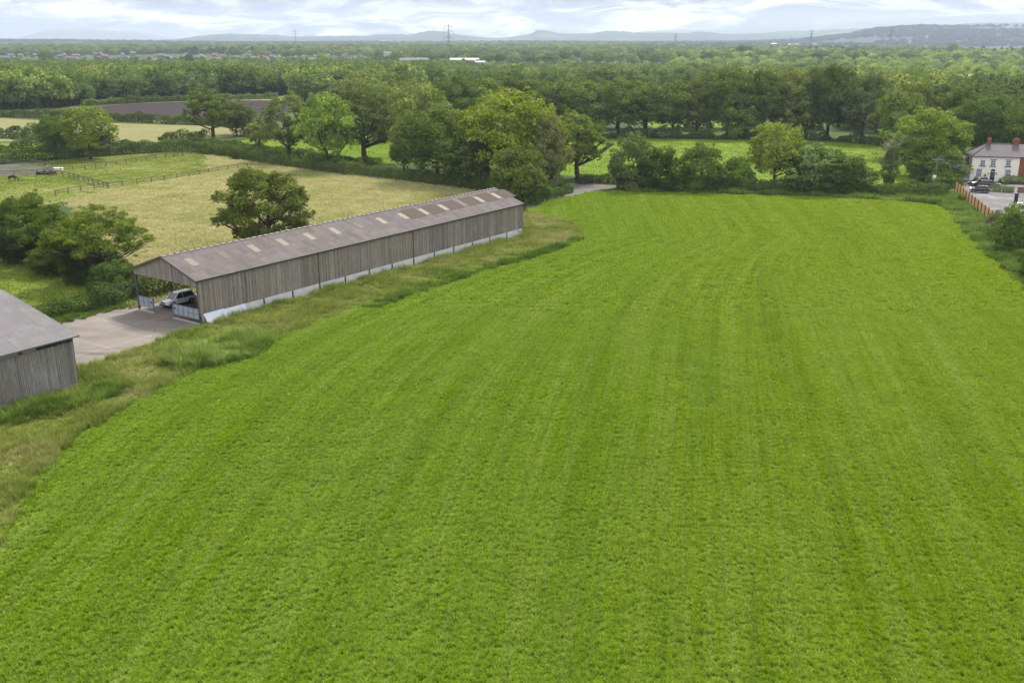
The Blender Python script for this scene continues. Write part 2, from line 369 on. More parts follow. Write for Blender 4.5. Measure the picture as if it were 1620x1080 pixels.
# hills: each range is a long ridge with its own distance, traced profile and depth
def interp(x, pts): return np.interp(x, [p[0] for p in pts], [p[1] for p in pts])
def ridge(name, D, pts, wf, wb, cols, rough=4, seed=0, nsc=.0012, ext=500):
    X = np.linspace(-ext, 1620+ext, 520); Yp = interp(X, pts)
    az = np.arctan((X-810)/1598.0); ht = CAMH+D*(62-Yp)/1598.0/np.cos(np.clip(np.abs(az), 0, 1.2))**0
    rg = np.random.default_rng(seed); nr = 26; V = []
    for i in range(nr):
        t = i/(nr-1); s = -1+2*t
        r = D+(s*wf if s < 0 else s*wb); prof = (1-s*s)**1.2
        wob = 1+.10*np.sin(X*.021+i*.5+seed)*(1-prof)+.07*np.sin(X*.053-i*.8+seed)*(1-prof)
        z = ht*prof*wob+rg.normal(0, rough, len(X))*prof*.5*(prof < .995)-2.0
        # distance is measured straight ahead so that the profile keeps its shape in the picture
        V.append(np.stack([r*np.tan(az), np.full(len(X), r), z], -1))
    V = np.concatenate(V); n = len(X); ix = np.arange(nr*n).reshape(nr, n)
    F = np.stack([ix[:-1, :-1], ix[:-1, 1:], ix[1:, 1:], ix[1:, :-1]], -1).reshape(-1, 4)
    m = NT(name+'_land', .9, .1); v = m.n('TexVoronoi', i={'Vector': m.pos((1, .55, 2.5), .3), 'Scale': nsc*1.6}); sc_ = m.n('SeparateColor'); m.set(sc_, 0, v.outputs['Color'])
    c = m.ramp(sc_.outputs[0], [(0, cols[0]), (.4, cols[1]), (.68, cols[0]), (.8, cols[2]), (.93, cols[3])], 'CONSTANT')
    wd = m.noise(m.pos((1, .5, 3)), nsc*2.2, 6, .65); c = m.mix(m.mr(wd, .44, .56, 0, .9), c, cols[0])
    m.col(c); o = link(name, np_mesh(name, V, F, [m.mat], smooth=True)); tag(o, kind='structure'); return o
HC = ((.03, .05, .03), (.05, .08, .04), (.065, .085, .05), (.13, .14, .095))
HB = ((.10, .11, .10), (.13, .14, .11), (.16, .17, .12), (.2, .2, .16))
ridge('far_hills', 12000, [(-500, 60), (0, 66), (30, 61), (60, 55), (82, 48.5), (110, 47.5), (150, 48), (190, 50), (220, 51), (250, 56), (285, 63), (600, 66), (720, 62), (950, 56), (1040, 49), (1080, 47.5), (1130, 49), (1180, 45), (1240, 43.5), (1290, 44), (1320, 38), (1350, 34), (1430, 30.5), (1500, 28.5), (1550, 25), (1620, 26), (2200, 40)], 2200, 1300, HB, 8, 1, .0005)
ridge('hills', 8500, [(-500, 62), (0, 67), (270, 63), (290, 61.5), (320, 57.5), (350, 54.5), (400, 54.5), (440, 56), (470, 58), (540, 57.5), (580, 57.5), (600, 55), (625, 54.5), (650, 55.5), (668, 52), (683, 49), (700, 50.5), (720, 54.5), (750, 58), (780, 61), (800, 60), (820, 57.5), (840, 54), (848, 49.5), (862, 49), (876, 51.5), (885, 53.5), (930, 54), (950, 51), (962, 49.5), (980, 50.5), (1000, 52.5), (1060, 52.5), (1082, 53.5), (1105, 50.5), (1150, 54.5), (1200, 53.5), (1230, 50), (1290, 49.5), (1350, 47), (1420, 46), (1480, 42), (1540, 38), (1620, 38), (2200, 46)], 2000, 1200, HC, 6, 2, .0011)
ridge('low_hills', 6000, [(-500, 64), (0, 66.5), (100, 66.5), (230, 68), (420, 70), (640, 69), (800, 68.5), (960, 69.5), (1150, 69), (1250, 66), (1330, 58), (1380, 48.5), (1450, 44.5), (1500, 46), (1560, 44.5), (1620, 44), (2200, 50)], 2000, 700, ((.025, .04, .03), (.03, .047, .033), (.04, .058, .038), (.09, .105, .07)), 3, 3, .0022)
# near sheets
CROP = crop_material('crop_leaves'); CROPG = crop_material('crop_ground', True)
STRAW = ((.36, .36, .125), (.45, .415, .20), (.30, .325, .09))
MEAD = ((.20, .27, .04), (.26, .31, .055), (.33, .32, .10))
GREEN = ((.12, .19, .018), (.17, .23, .025), (.21, .25, .04))
PAST = ((.16, .23, .022), (.21, .28, .035), (.25, .31, .045))
VERGE = ((.13, .19, .025), (.21, .245, .05), (.33, .30, .13))
RVERGE = ((.10, .18, .025), (.15, .22, .04), (.20, .26, .06))
BRIGHT = ((.135, .235, .006), (.17, .265, .008), (.20, .28, .014))
field_edge = smooth_poly([(-31, 38), (-33, 56), (-35, 65), (-35.1, 73.7), (-33.5, 81), (-31, 89.5), (-26.2, 98.7), (-21.5, 108.5), (-14, 122), (-4.5, 136), (4.9, 147), (10.4, 156), (11.4, 164), (9.6, 171), (3.8, 180), (5.5, 189), (11.7, 199), (17.4, 205), (25.4, 205.6), (40, 203.4), (63.3, 198.8), (76, 194), (81.5, 190), (82.8, 184), (80, 174), (75.8, 160), (71, 141), (67, 123.5), (62, 100), (57, 75), (50, 38)], 4)
main_poly = [(p.x, p.y) for p in field_edge]+[(50, 20), (-28, 20)]
SH = {}
def sheet(name, poly, z, mat): o = link(name, polymesh(name, poly, z, mat)); tag(o, kind='structure'); return o
sheet('crop_field', main_poly, .03, CROPG)
meadow_poly = px((330, 247), (430, 262), (560, 277), (680, 292), (790, 300), (815, 312))+[Vector((1.5, 166, 0)), Vector((0, 164, 0)), Vector((-7, 168.5, 0)), Vector((-46.0, 113.6, 0))]+px((214, 470), (216, 425), (120, 330), (100, 318), (170, 304), (250, 290), (330, 276))
sheet('meadow', [(p.x, p.y) for p in meadow_poly], .015, grass_material('meadow_ground', STRAW, .035, .5))
padd_poly = px((-120, 272), (0, 265), (100, 254), (200, 245), (300, 238), (330, 247), (330, 276), (250, 290), (170, 304), (100, 318), (60, 330), (-120, 345))
sheet('paddock', [(p.x, p.y) for p in padd_poly], .015, grass_material('paddock_ground', (GREEN[0], GREEN[2], STRAW[0]), .03, .5))
past_poly = px((-150, 375), (-20, 388), (60, 415), (130, 445), (205, 458), (200, 466), (60, 500), (0, 520), (-150, 560))
sheet('pasture', [(p.x, p.y) for p in past_poly], .02, grass_material('pasture_ground', PAST, .06, .7))
# rough margin between the barns and the crop
margin_poly = [(-31, 30), (-60, 30), (-62, 75), (-45, 78)]+[(-40.5, 84)]+[(p.x, p.y) for p in px((140, 612), (205, 600), (258, 573), (300, 552), (352, 536), (325, 518))]+[(-34.5, 105), (2.2, 158.8), (-3, 163), (3, 180), (5.5, 189), (3.8, 180)]
margin_out = [(-60, 30), (-62, 72), (-50, 82), (-41.5, 92), (-37, 101), (-34.8, 105.5), (2.6, 159), (-4, 163.5), (-5, 170), (2, 181)]
margin_in = [(p.x, p.y) for p in field_edge if p.y < 181 and p.x < 14]
margin_full = margin_out[:-1]+[(3.2, 180.6)]+margin_in[::-1]
sheet('rough_margin', margin_full, .012, grass_material('margin_ground', VERGE, .09, .8))
rv_in = [(p.x, p.y) for p in field_edge if p.x > 24]
rverge = rv_in[::-1]+[(25, 209), (60, 206), (90, 206), (92.6, 206.5), (88.2, 188.5), (83.2, 171), (92, 160), (84, 150), (88, 120), (90, 60), (80, 30)]
sheet('rough_verge', rverge, .012, grass_material('verge_ground', RVERGE, .12, .8))
bright_poly = px((300, 232), (420, 218), (560, 213), (700, 212), (830, 213), (960, 217), (1100, 218), (1240, 219), (1380, 226), (1440, 250), (1480, 282), (1400, 292), (1200, 290), (1000, 284), (900, 278), (700, 262), (560, 256), (440, 248), (380, 240))
sheet('far_crop_field', [(p.x, p.y) for p in bright_poly], .02, grass_material('far_crop', BRIGHT, .02, .3, streak=((1, .15, 1), 1.2)))
upm_poly = px((-150, 184), (0, 187), (100, 193), (200, 196), (330, 199), (400, 203), (420, 212), (300, 222), (250, 225), (0, 224), (-150, 222))
sheet('upper_meadow', [(p.x, p.y) for p in upm_poly], .02, grass_material('upper_meadow_ground', ((.25, .24, .09), (.30, .27, .13), (.21, .22, .07)), .02, .3))
sg_poly = px((-150, 226), (60, 227), (110, 240), (60, 247), (-150, 258))
sheet('green_strip', [(p.x, p.y) for p in sg_poly], .02, grass_material('green_strip_ground', BRIGHT, .03, .3))
pm = NT('ploughed_soil', .95, .1); pv = pm.noise(pm.pos((.12, 1, 1), -.55), .9, 4, .7); pl = pm.noise(pm.pos(), .02, 3)
pm.col(pm.mix(pm.mr(pv, .35, .65), pm.mix(pl, (.018, .013, .013), (.03, .022, .023)), pm.mix(pl, (.028, .02, .02), (.038, .028, .028)))); pm.bump(pv, 1, .3)
pl_poly = px((60, 176), (140, 170), (200, 165), (320, 160.5), (440, 159), (470, 165), (440, 192), (330, 193), (200, 189), (80, 184))
sheet('ploughed_field', [(p.x, p.y) for p in pl_poly], .025, pm.mat)
for k, (pp, cc) in enumerate([(((300, 158), (470, 152), (600, 152), (620, 158), (470, 165), (440, 159)), STRAW), (((830, 132), (960, 128), (1080, 127), (1100, 131), (960, 136), (840, 139)), BRIGHT), (((1020, 196), (1090, 186), (1260, 186), (1300, 200), (1200, 208), (1040, 205)), BRIGHT), (((1380, 118), (1500, 116), (1640, 114), (1680, 126), (1500, 130), (1390, 126)), ((.42, .42, .12), (.45, .45, .15), (.34, .38, .1))), (((560, 162), (640, 156), (700, 157), (690, 166), (600, 170)), PAST)]):
    q = px(*pp); sheet('distant_field', [(p.x, p.y) for p in q], .03+.01*k, grass_material('distant_field_ground', cc, .01, .1))
# concrete yard
cm_ = NT('yard_concrete', .85, .25)
LAX = Vector((.570, .821, 0)).normalized(); WAX = Vector((-LAX.y, LAX.x, 0)); BANG = math.atan2(LAX.y, LAX.x)
cp_ = cm_.pos((1, 1, 1), -BANG); cpv = cm_.n('SeparateXYZ'); cm_.set(cpv, 0, cp_)
cn1 = cm_.noise(cp_, .25, 6, .6, .4); cn2 = cm_.noise(cp_, 2.5, 5, .7); cn3 = cm_.noise(cm_.pos((.3, 1.4, 1), -BANG), .35, 5, .65, .5)
cc = cm_.mix(cn1, (.10, .087, .075), (.20, .172, .148)); cc = cm_.mix(cm_.mr(cn3, .5, .72, 0, .7), cc, (.055, .048, .041)); cc = cm_.mix(cm_.mr(cn2, .5, .8, 0, .3), cc, (.13, .12, .10))
def joint(ax, per, wd, off=0.0):
    f = cm_.math('FRACT', cm_.math('DIVIDE', cm_.math('ADD', cpv.outputs[ax], off), per)); return cm_.math('LESS_THAN', cm_.math('ABSOLUTE', cm_.math('SUBTRACT', f, .5)), wd/per)
jn = cm_.math('MAXIMUM', joint(0, 6.1, .06, 2.1), joint(1, 5.2, .06, .4)); jn = cm_.math('MULTIPLY', jn, cm_.mr(cm_.noise(cp_, .5, 3), .35, .6, .15, .8))
cc = cm_.mix(jn, cc, (.27, .235, .2))
ck = cm_.n('TexVoronoi', feature='DISTANCE_TO_EDGE', i={'Vector': cm_.mix(.25, cp_, cm_.n('TexNoise', i={'Vector': cp_, 'Scale': .8, 'Detail': 5}).outputs['Color'], 'ADD'), 'Scale': .16})
cc = cm_.mix(cm_.math('MULTIPLY', cm_.math('LESS_THAN', ck.outputs['Distance'], .006), cm_.mr(cn1, .5, .62, 0, .8)), cc, (.08, .07, .055))
cm_.col(cc); cm_.bump(cn2, .25, .02)
yard_poly = [(p.x, p.y) for p in px((352, 536), (325, 541), (300, 551), (275, 563), (258, 574), (235, 582), (215, 596), (180, 606), (140, 614))]+[(-41.5, 83), (-58, 60), (-78, 72), (-70, 92)]+[(p.x, p.y) for p in px((30, 520), (70, 512), (130, 498), (170, 489), (205, 482))]+[(-46, 112.5), (-9, 165.8), (.6, 159.8), (-34.2, 107.5)]
sheet('concrete_yard', yard_poly, .04, cm_.mat)
# track, house yard
tm_ = NT('track_stone', .9, .15); tn = tm_.noise(tm_.pos(), 1.2, 5, .7); tm_.col(tm_.mix(tn, (.075, .066, .06), (.15, .135, .122))); tm_.bump(tn, .4, .03)
sheet('farm_track', [(p.x, p.y) for p in px((828, 325), (858, 317), (895, 306), (903, 300), (905, 295), (899, 290), (985, 291), (990, 297), (950, 300), (915, 308), (880, 319), (835, 331))], .045, tm_.mat)
am = NT('yard_tarmac', .8, .3); an = am.noise(am.pos(), .5, 6, .65, .5); an2 = am.noise(am.pos((1, 2.2, 1), .6), .22, 3, .5)
am.col(am.mix(am.mr(an2, .56, .6, 0, .9), am.mix(an, (.05, .05, .053), (.095, .093, .093)), (.16, .16, .16)))
sheet('house_yard', [(p.x, p.y) for p in px((1506, 301), (1522, 290), (1532, 286), (1600, 292), (1700, 296), (1740, 350), (1640, 356), (1590, 352), (1560, 344))], .04, am.mat)
arm = NT('riding_surface', .95, .1); ar = arm.noise(arm.pos(), .6, 5, .7); arm.col(arm.mix(ar, (.06, .056, .06), (.11, .10, .105)))
sheet('riding_arena', [(p.x, p.y) for p in px((-90, 264), (50, 259.5), (93, 268), (60, 276), (-90, 283))], .05, arm.mat)

# ---------------------------------------------------------------- blades and tufts
def patch_mesh(name, seed, size, ntuft, nbl, h, wd, mat, spread=.5, hvar=.35):
    rg = np.random.default_rng(seed); n = ntuft*nbl
    tc_ = rg.uniform(-size/2, size/2, (ntuft, 2)); th = h*rg.uniform(1-hvar, 1+hvar, ntuft); tt = rg.uniform(.15, .85, ntuft)
    c = np.repeat(tc_, nbl, 0); hh = np.repeat(th, nbl)*rg.uniform(.6, 1.15, n); tn_ = np.clip(np.repeat(tt, nbl)+rg.normal(0, .15, n), 0, 1)
    az = rg.uniform(0, 6.283, n); ln = rg.uniform(.05, spread, n)*hh
    r0 = rg.uniform(0, .35, n)*h; base = np.stack([c[:, 0]+np.cos(az)*r0, c[:, 1]+np.sin(az)*r0, np.zeros(n)], 1)
    side = np.stack([-np.sin(az), np.cos(az), np.zeros(n)], 1)*(wd*rg.uniform(.6, 1.3, n)/2)[:, None]
    out = np.stack([np.cos(az), np.sin(az), np.zeros(n)], 1)
    mid = base+out*(ln*.35)[:, None]+np.array([0, 0, 1])*(hh*.65)[:, None]; tip = base+out*(ln*1.15)[:, None]+np.array([0, 0, 1])*hh[:, None]
    V = np.stack([base-side*.7, base+side*.7, mid+side, mid-side, tip+side*.25, tip-side*.25], 1).reshape(-1, 3)
    b = (np.arange(n)*6)[:, None]; F = np.concatenate([b+[0, 1, 2, 3], b+[3, 2, 4, 5]], 0)
    return np_mesh(name, V, F, [mat], {'tint': np.concatenate([tn_, tn_])})
def scatter(name, P, scl, sources, label, cat, hide_trees=False, rot=None, zs=None):
    """one uncountable mass: instances of the sources on the points P, by geometry nodes"""
    P = np.asarray(P, np.float32); me = bpy.data.meshes.new(name); me.vertices.add(len(P)); me.vertices.foreach_set('co', P.ravel())
    a = me.attributes.new('scl', 'FLOAT_VECTOR', 'POINT'); S = np.asarray(scl, np.float32); S = np.repeat(S[:, None], 3, 1) if S.ndim == 1 else S; a.data.foreach_set('vector', S.ravel())
    a = me.attributes.new('rz', 'FLOAT', 'POINT'); a.data.foreach_set('value', (RNG.uniform(0, 6.283, len(P)) if rot is None else rot).astype(np.float32))
    a = me.attributes.new('pick', 'INT', 'POINT'); a.data.foreach_set('value', RNG.integers(0, len(sources), len(P)).astype(np.int32))
    o = link(name, me); tag(o, label, cat, kind='stuff')
    ng = bpy.data.node_groups.new(name, 'GeometryNodeTree'); ng.interface.new_socket('Geometry', in_out='INPUT', socket_type='NodeSocketGeometry'); ng.interface.new_socket('Geometry', in_out='OUTPUT', socket_type='NodeSocketGeometry')
    N = ng.nodes.new; Lk = ng.links.new; gi = N('NodeGroupInput'); go = N('NodeGroupOutput')
    g2i = N('GeometryNodeGeometryToInstance')
    for s in sources[::-1]:
        oi = N('GeometryNodeObjectInfo'); oi.inputs['Object'].default_value = s; oi.inputs['As Instance'].default_value = True
        Lk(oi.outputs['Geometry'], g2i.inputs[0])
    def na(n_, t_):
        q = N('GeometryNodeInputNamedAttribute'); q.data_type = t_; q.inputs['Name'].default_value = n_; return q.outputs['Attribute']
    iop = N('GeometryNodeInstanceOnPoints'); m2p = N('GeometryNodeMeshToPoints'); Lk(gi.outputs[0], m2p.inputs['Mesh']); Lk(m2p.outputs[0], iop.inputs['Points'])
    Lk(g2i.outputs[0], iop.inputs['Instance']); iop.inputs['Pick Instance'].default_value = True
    Lk(na('pick', 'INT'), iop.inputs['Instance Index']); Lk(na('scl', 'FLOAT_VECTOR'), iop.inputs['Scale'])
    cx = N('ShaderNodeCombineXYZ'); Lk(na('rz', 'FLOAT'), cx.inputs[2]); e2r = N('FunctionNodeEulerToRotation'); Lk(cx.outputs[0], e2r.inputs[0]); Lk(e2r.outputs[0], iop.inputs['Rotation'])
    Lk(iop.outputs[0], go.inputs[0]); md = o.modifiers.new('scatter', 'NODES'); md.node_group = ng
    return o
def src(me): return bpy.data.objects.new(me.name, me)
def grid_points(poly, step, jit=.5, ymin=-1e9, ymax=1e9, margin_px=60):
    A = np.array([(p[0], p[1]) for p in poly]); x0, y0 = A.min(0); x1, y1 = A.max(0)
    X, Y = np.meshgrid(np.arange(x0, x1+step, step), np.arange(max(y0, ymin), min(y1, ymax)+step, step)); X = X.ravel(); Y = Y.ravel()
    X = X+RNG.uniform(-jit, jit, len(X))*step; Y = Y+RNG.uniform(-jit, jit, len(Y))*step
    k = inside(poly, X, Y) & (Y >= ymin) & (Y < ymax)
    d = Y*CP+CAMH*SP; k &= np.abs(X/d*FPX) < 810+margin_px; k &= (540-(-CAMH*CP+Y*SP)/d*FPX) < 1080+margin_px
    return X[k], Y[k]
def crop_height(X, Y):
    v = .5+.25*np.sin(X*.9+np.sin(Y*.23)*2)+.25*np.sin(Y*1.1+np.sin(X*.31)*3); return .8+.35*v
cps = [src(patch_mesh('crop_patch_%d' % k, 50+k, 1.5, 62, 15, .22, .024, CROP, .9)) for k in range(4)]
cpl = [src(patch_mesh('crop_patch_wide_%d' % k, 60+k, 2.7, 140, 10, .26, .045, CROP, .9)) for k in range(3)]
X1, Y1 = grid_points(main_poly, 1.0, .22, ymax=112); X2, Y2 = grid_points(main_poly, 1.9, .3, ymin=111)
nn = len(X1)
scatter('crop', np.stack([X1, Y1, X1*0+.03], 1), crop_height(X1, Y1), cps, 'dense bright green crop covering the near half of the large field', 'crop')
scatter('crop', np.stack([X2, Y2, X2*0+.03], 1), crop_height(X2, Y2), cpl, 'dense bright green crop covering the far half of the large field', 'crop')
def grass_stuff(name, poly, cols, step, h, label, s1=.05, wd=.03, nt=34, nb=12, ymin=-1e9, ymax=1e9, spread=.7, var=.4, streak=None, cat='grass'):
    mt = grass_material(name+'_blades', tuple(tuple(c*1.12 for c in q) for q in cols), s1, .7, True, streak)
    ss = [src(patch_mesh(name+'_patch_%d' % k, sum(map(ord, name))+k, step*1.25, nt, nb, h, wd, mt, spread, .5)) for k in range(3)]
    X, Y = grid_points(poly, step, .3, ymin, ymax)
    sc = 1+var*(.6*np.sin(X*.7+2*np.sin(Y*.2))+.6*np.sin(Y*.8+X*.3)+RNG.normal(0, .35, len(X)))
    sc = np.clip(sc, .35, 2.2); return scatter(name, np.stack([X, Y, X*0+.015], 1), np.stack([np.ones(len(X)), np.ones(len(X)), sc], 1), ss, label, cat)
# ---------------------------------------------------------------- meadow, margin and verge growth
grass_stuff('meadow_grass', [(p.x, p.y) for p in meadow_poly], STRAW, 2.2, .38, 'tall pale straw-coloured hay grass filling the meadow behind the long barn', .035, .032, 90, 10, var=.2)
grass_stuff('paddock_grass', [(p.x, p.y) for p in padd_poly], (GREEN[0], GREEN[2], STRAW[0]), 3.0, .10, 'short yellow-green grass in the paddock around the riding arena', .03, .03, 150, 8, var=.2)
grass_stuff('pasture_grass', [(p.x, p.y) for p in past_poly], PAST, 2.0, .11, 'short green pasture grass in the corner behind the yard', .06, .03, 100, 9, var=.2)
grass_stuff('rough_grass', margin_full, VERGE, .9, .42, 'tall rough seeding grass between the barns and the crop', .09, .022, 30, 16, var=.5)
grass_stuff('verge_grass', rverge, RVERGE, 1.5, .55, 'deep tangled grass and nettles around the far and right edge of the crop', .12, .05, 40, 14, var=.6)
grass_stuff('arena_side_grass', [(p.x, p.y) for p in bright_poly], BRIGHT, 4.0, .12, 'short vivid green crop in the field behind the hedgerow trees', .02, .09, 60, 6, streak=((1, .15, 1), 1.2), cat='crop')
def band(pts, wd, margin=0):
    P = smooth_poly(pts, 4); L_, R_ = [], []
    for i, p in enumerate(P):
        d = (P[min(i+1, len(P)-1)]-P[max(i-1, 0)]).normalized(); n = Vector((-d.y, d.x, 0)); L_.append(p+n*wd/2); R_.append(p-n*wd/2)
    return [(p.x, p.y) for p in L_+R_[::-1]]
LUSH = ((.075, .13, .018), (.105, .17, .022), (.15, .21, .035))
grass_stuff('tall_weeds', band(px((585, 490), (640, 468), (700, 448), (760, 430), (830, 410), (880, 395), (915, 380)), 1.7), LUSH, .8, .55, 'dark lush green weeds along the crop edge beside the barn', .2, .035, 18, 16, cat='weeds')
grass_stuff('tall_weeds', [(p.x, p.y) for p in px((258, 575), (300, 556), (350, 540), (400, 536), (428, 548), (400, 566), (340, 580), (280, 588))], ((.14, .22, .035), (.19, .27, .05), (.24, .29, .07)), .75, .85, 'tall feathery weeds heaped at the corner of the concrete yard', .25, .035, 16, 22, cat='weeds')
grass_stuff('tall_weeds', band(px((-40, 680), (40, 662), (130, 640), (190, 615)), 2.6), LUSH, .75, .8, 'dark green nettles under the wall of the near barn', .2, .035, 18, 18, cat='weeds')
grass_stuff('red_docks', band(px((385, 500), (440, 486), (500, 472), (560, 455), (620, 438)), .9), ((.16, .07, .02), (.13, .17, .03), (.22, .09, .035)), .7, .42, 'reddish dock stems at the foot of the long barn wall', .35, .03, 12, 12, cat='weeds')
grass_stuff('barn_side_weeds', band([(-33.5, 106.5), (-20, 126), (0, 154.5), (2.5, 158)], 1.3), ((.14, .21, .03), (.19, .25, .05), (.24, .26, .07)), .8, .55, 'mixed green weeds along the foot of the long barn', .3, .03, 16, 12, cat='weeds')
grass_stuff('yard_side_weeds', [(p.x, p.y) for p in px((60, 522), (110, 509), (160, 497), (208, 486), (222, 478), (260, 470), (300, 460), (290, 452), (200, 476), (60, 505))], LUSH, .8, .35, 'low green weeds along the back edge of the concrete yard', .2, .035, 18, 12, cat='weeds')
# brushwood heap in the weeds near the yard corner
bh = MB(); rg = random.Random(3); bp = at(172, 606)
for _ in range(130):
    a = rg.uniform(0, 6.28); r = 1.25*rg.random()**.5; p = Vector((r*1.3*math.cos(a), r*math.sin(a), rg.uniform(.05, .75)*(1-.6*r/1.3))); d = Vector((rg.uniform(-1, 1), rg.uniform(-1, 1), rg.uniform(-.25, .35))).normalized()*rg.uniform(.4, .9)
    bh.tube([p-d*.5, p, p+d*.5], [.03, .025, .01], 4, t=rg.random())
tag(bh.build('brushwood_heap', flat('dead_twigs', (.13, .11, .085), .95, .1, .4), loc=bp), 'heap of dead grey brushwood in weeds beside the near barn', 'brushwood heap')
# ---------------------------------------------------------------- hedges
def hedge(pts, h, wd, color, label, leaf=.3, dens=3.4, rag=.25, group=None, name='hedge'):
    P = smooth_poly(pts, 5); seg = [(P[i+1]-P[i]).length for i in range(len(P)-1)]; tot = sum(seg); cum = np.concatenate([[0], np.cumsum(seg)])
    per = 2*h+wd; n = int(tot*per*dens/(leaf*leaf)*.95); s = RNG.uniform(0, tot, n); i = np.clip(np.searchsorted(cum, s)-1, 0, len(seg)-1)
    A = np.array([(p.x, p.y) for p in P]); t = (s-cum[i])/np.array(seg)[i]; C = A[i]+(A[i+1]-A[i])*t[:, None]
    D = (A[i+1]-A[i])/np.array(seg)[i][:, None]; Nn = np.stack([-D[:, 1], D[:, 0]], 1)
    ph = RNG.uniform(0, 6, 4); k1 = 1+rag*(.5*np.sin(s/1.9+ph[0])+.35*np.sin(s/.83+ph[1])+.5*np.sin(s/6.1+ph[2])); k2 = 1+rag*.8*(.5*np.sin(s/2.3+ph[3])+.5*np.sin(s/.9+ph[2]))
    th = RNG.uniform(0, math.pi, n); ex = np.sign(np.cos(th))*np.abs(np.cos(th))**.55; ez = np.abs(np.sin(th))**.6
    low = RNG.random(n) < .28; ez[low] *= RNG.uniform(0, .9, low.sum()); rr = RNG.uniform(.8, 1.08, n)
    PT = np.stack([C[:, 0]+Nn[:, 0]*ex*wd/2*k2*rr, C[:, 1]+Nn[:, 1]*ex*wd/2*k2*rr, ez*h*k1*rr], 1)
    NM = np.stack([Nn[:, 0]*ex, Nn[:, 1]*ex, ez*.9+.1], 1)
    cl = .5+.22*np.sin(s*1.3+ph[1])*np.sin(s*.47+ph[0])+RNG.normal(0, .17, n)
    o0 = P[0]; PT[:, 0] -= o0.x; PT[:, 1] -= o0.y
    V, F, T = leaf_quads(PT, NM, leaf, np.clip(cl, 0, 1)); o = link(name, np_mesh(name, V, F, [HEDGE], {'tint': T}), loc=(o0.x, o0.y, 0)); o.color = (*color, 1)
    return tag(o, label, 'hedge', group)
G1, G2, G3, G4 = (.045, .08, .014), (.058, .092, .015), (.10, .14, .025), (.04, .065, .018)
hedge(px((-60, 270), (0, 259), (80, 252), (170, 246), (250, 241), (310, 240), (345, 245), (400, 254)), 3.0, 3.2, G2, 'long dark hedge beyond the riding arena and paddock', .34)
hedge(px((345, 246), (400, 255), (470, 266), (540, 276), (620, 284), (700, 294), (780, 304)), 2.7, 2.8, G3, 'clipped mid-green hedge along the top of the straw meadow', .3)
hedge(px((300, 228), (340, 234), (400, 240), (460, 249), (520, 257), (600, 266)), 2.3, 2.4, G2, 'second hedge behind the meadow hedge, under the row of ivy-clad trees', .34)
hedge(px((-60, 217), (20, 219), (75, 222)), 3.2, 4, G1, 'short bushy hedge in front of the pale upper meadow at the left edge', .4, rag=.6)
hedge(px((-60, 243), (40, 240), (110, 240), (160, 237), (215, 236)), 3.0, 4, G1, 'ragged hedge under the pair of field trees left of centre', .4, rag=.5)
hedge(px((-60, 184), (40, 186), (120, 189)), 3.0, 2.6, G2, 'clipped hedge along the ploughed field, section at the left edge', .45)
hedge(px((168, 192), (210, 193), (246, 195)), 3.2, 2.8, G2, 'clipped hedge along the ploughed field, section left of the gap', .45)
hedge(px((253, 196), (290, 197), (340, 199), (400, 203)), 3.2, 2.8, G2, 'clipped hedge along the ploughed field, section right of the gap', .45)
hedge(px((130, 168), (230, 162), (320, 159), (440, 157)), 3.0, 3.5, G3, 'light green scrub strip along the far side of the ploughed field', .6)
hedge(px((250, 222), (290, 221), (330, 224)), 2.4, 3, G1, 'short dark hedge at the foot of the ivy-clad tree by the pale meadow', .4, rag=.5)
hedge(px((375, 215), (410, 217), (450, 221)), 3.0, 4, G1, 'low bushes under the trees between pale meadow and bright field', .4, rag=.6)
hedge(px((975, 300), (1040, 302), (1120, 304), (1200, 306), (1280, 308), (1350, 309), (1420, 311), (1500, 313)), 2.7, 2.6, G2, 'long flat-topped hedge along the far end of the big crop field', .3)
hedge(px((912, 291), (950, 290), (985, 292), (1030, 295)), 1.9, 2.2, G4, 'low dark hedge beyond the farm track bend', .3)
hedge(px((900, 303), (880, 309), (860, 316), (838, 323), (800, 325)), 1.7, 3.5, G2, 'low bushes on the bank beside the farm track', .3, rag=.6)
hedge(px((950, 219), (1040, 219), (1130, 220), (1240, 221), (1330, 224), (1400, 231)), 2.4, 4, G4, 'shady undergrowth along the far side of the bright field', .42, rag=.6)
hedge(px((1405, 226), (1430, 243), (1450, 262), (1466, 284), (1500, 300)), 2.6, 5, G2, 'tangled hedge on the right side of the bright field', .36, rag=.6)
hedge(px((40, 512), (75, 505), (120, 494), (165, 483), (208, 470)), 1.8, 2.4, G1, 'dark bramble hedge between the concrete yard and the pasture', .2, rag=.5)
hedge(px((150, 488), (205, 475), (250, 466), (300, 452), (350, 436), (400, 420)), 2.3, 2.8, G1, 'dark hedge running behind the open side of the long barn', .22, rag=.5)
hedge(px((-40, 385), (20, 396), (70, 412), (120, 432), (170, 452), (205, 466)), 3.3, 5.5, G4, 'thick hawthorn bank under the two spreading trees', .24, dens=3.8, rag=.5)
hedge(px((1556, 302), (1580, 303.5), (1604, 305)), 1.0, 2.0, (.13, .16, .04), 'low flowery border between the parked cars and the yard', .22, rag=.5)
hedge(px((1583, 292), (1604, 291), (1640, 292)), 1.7, 2.2, (.14, .17, .05), 'garden hedge in front of the right-hand window of the cream house', .24, rag=.5)
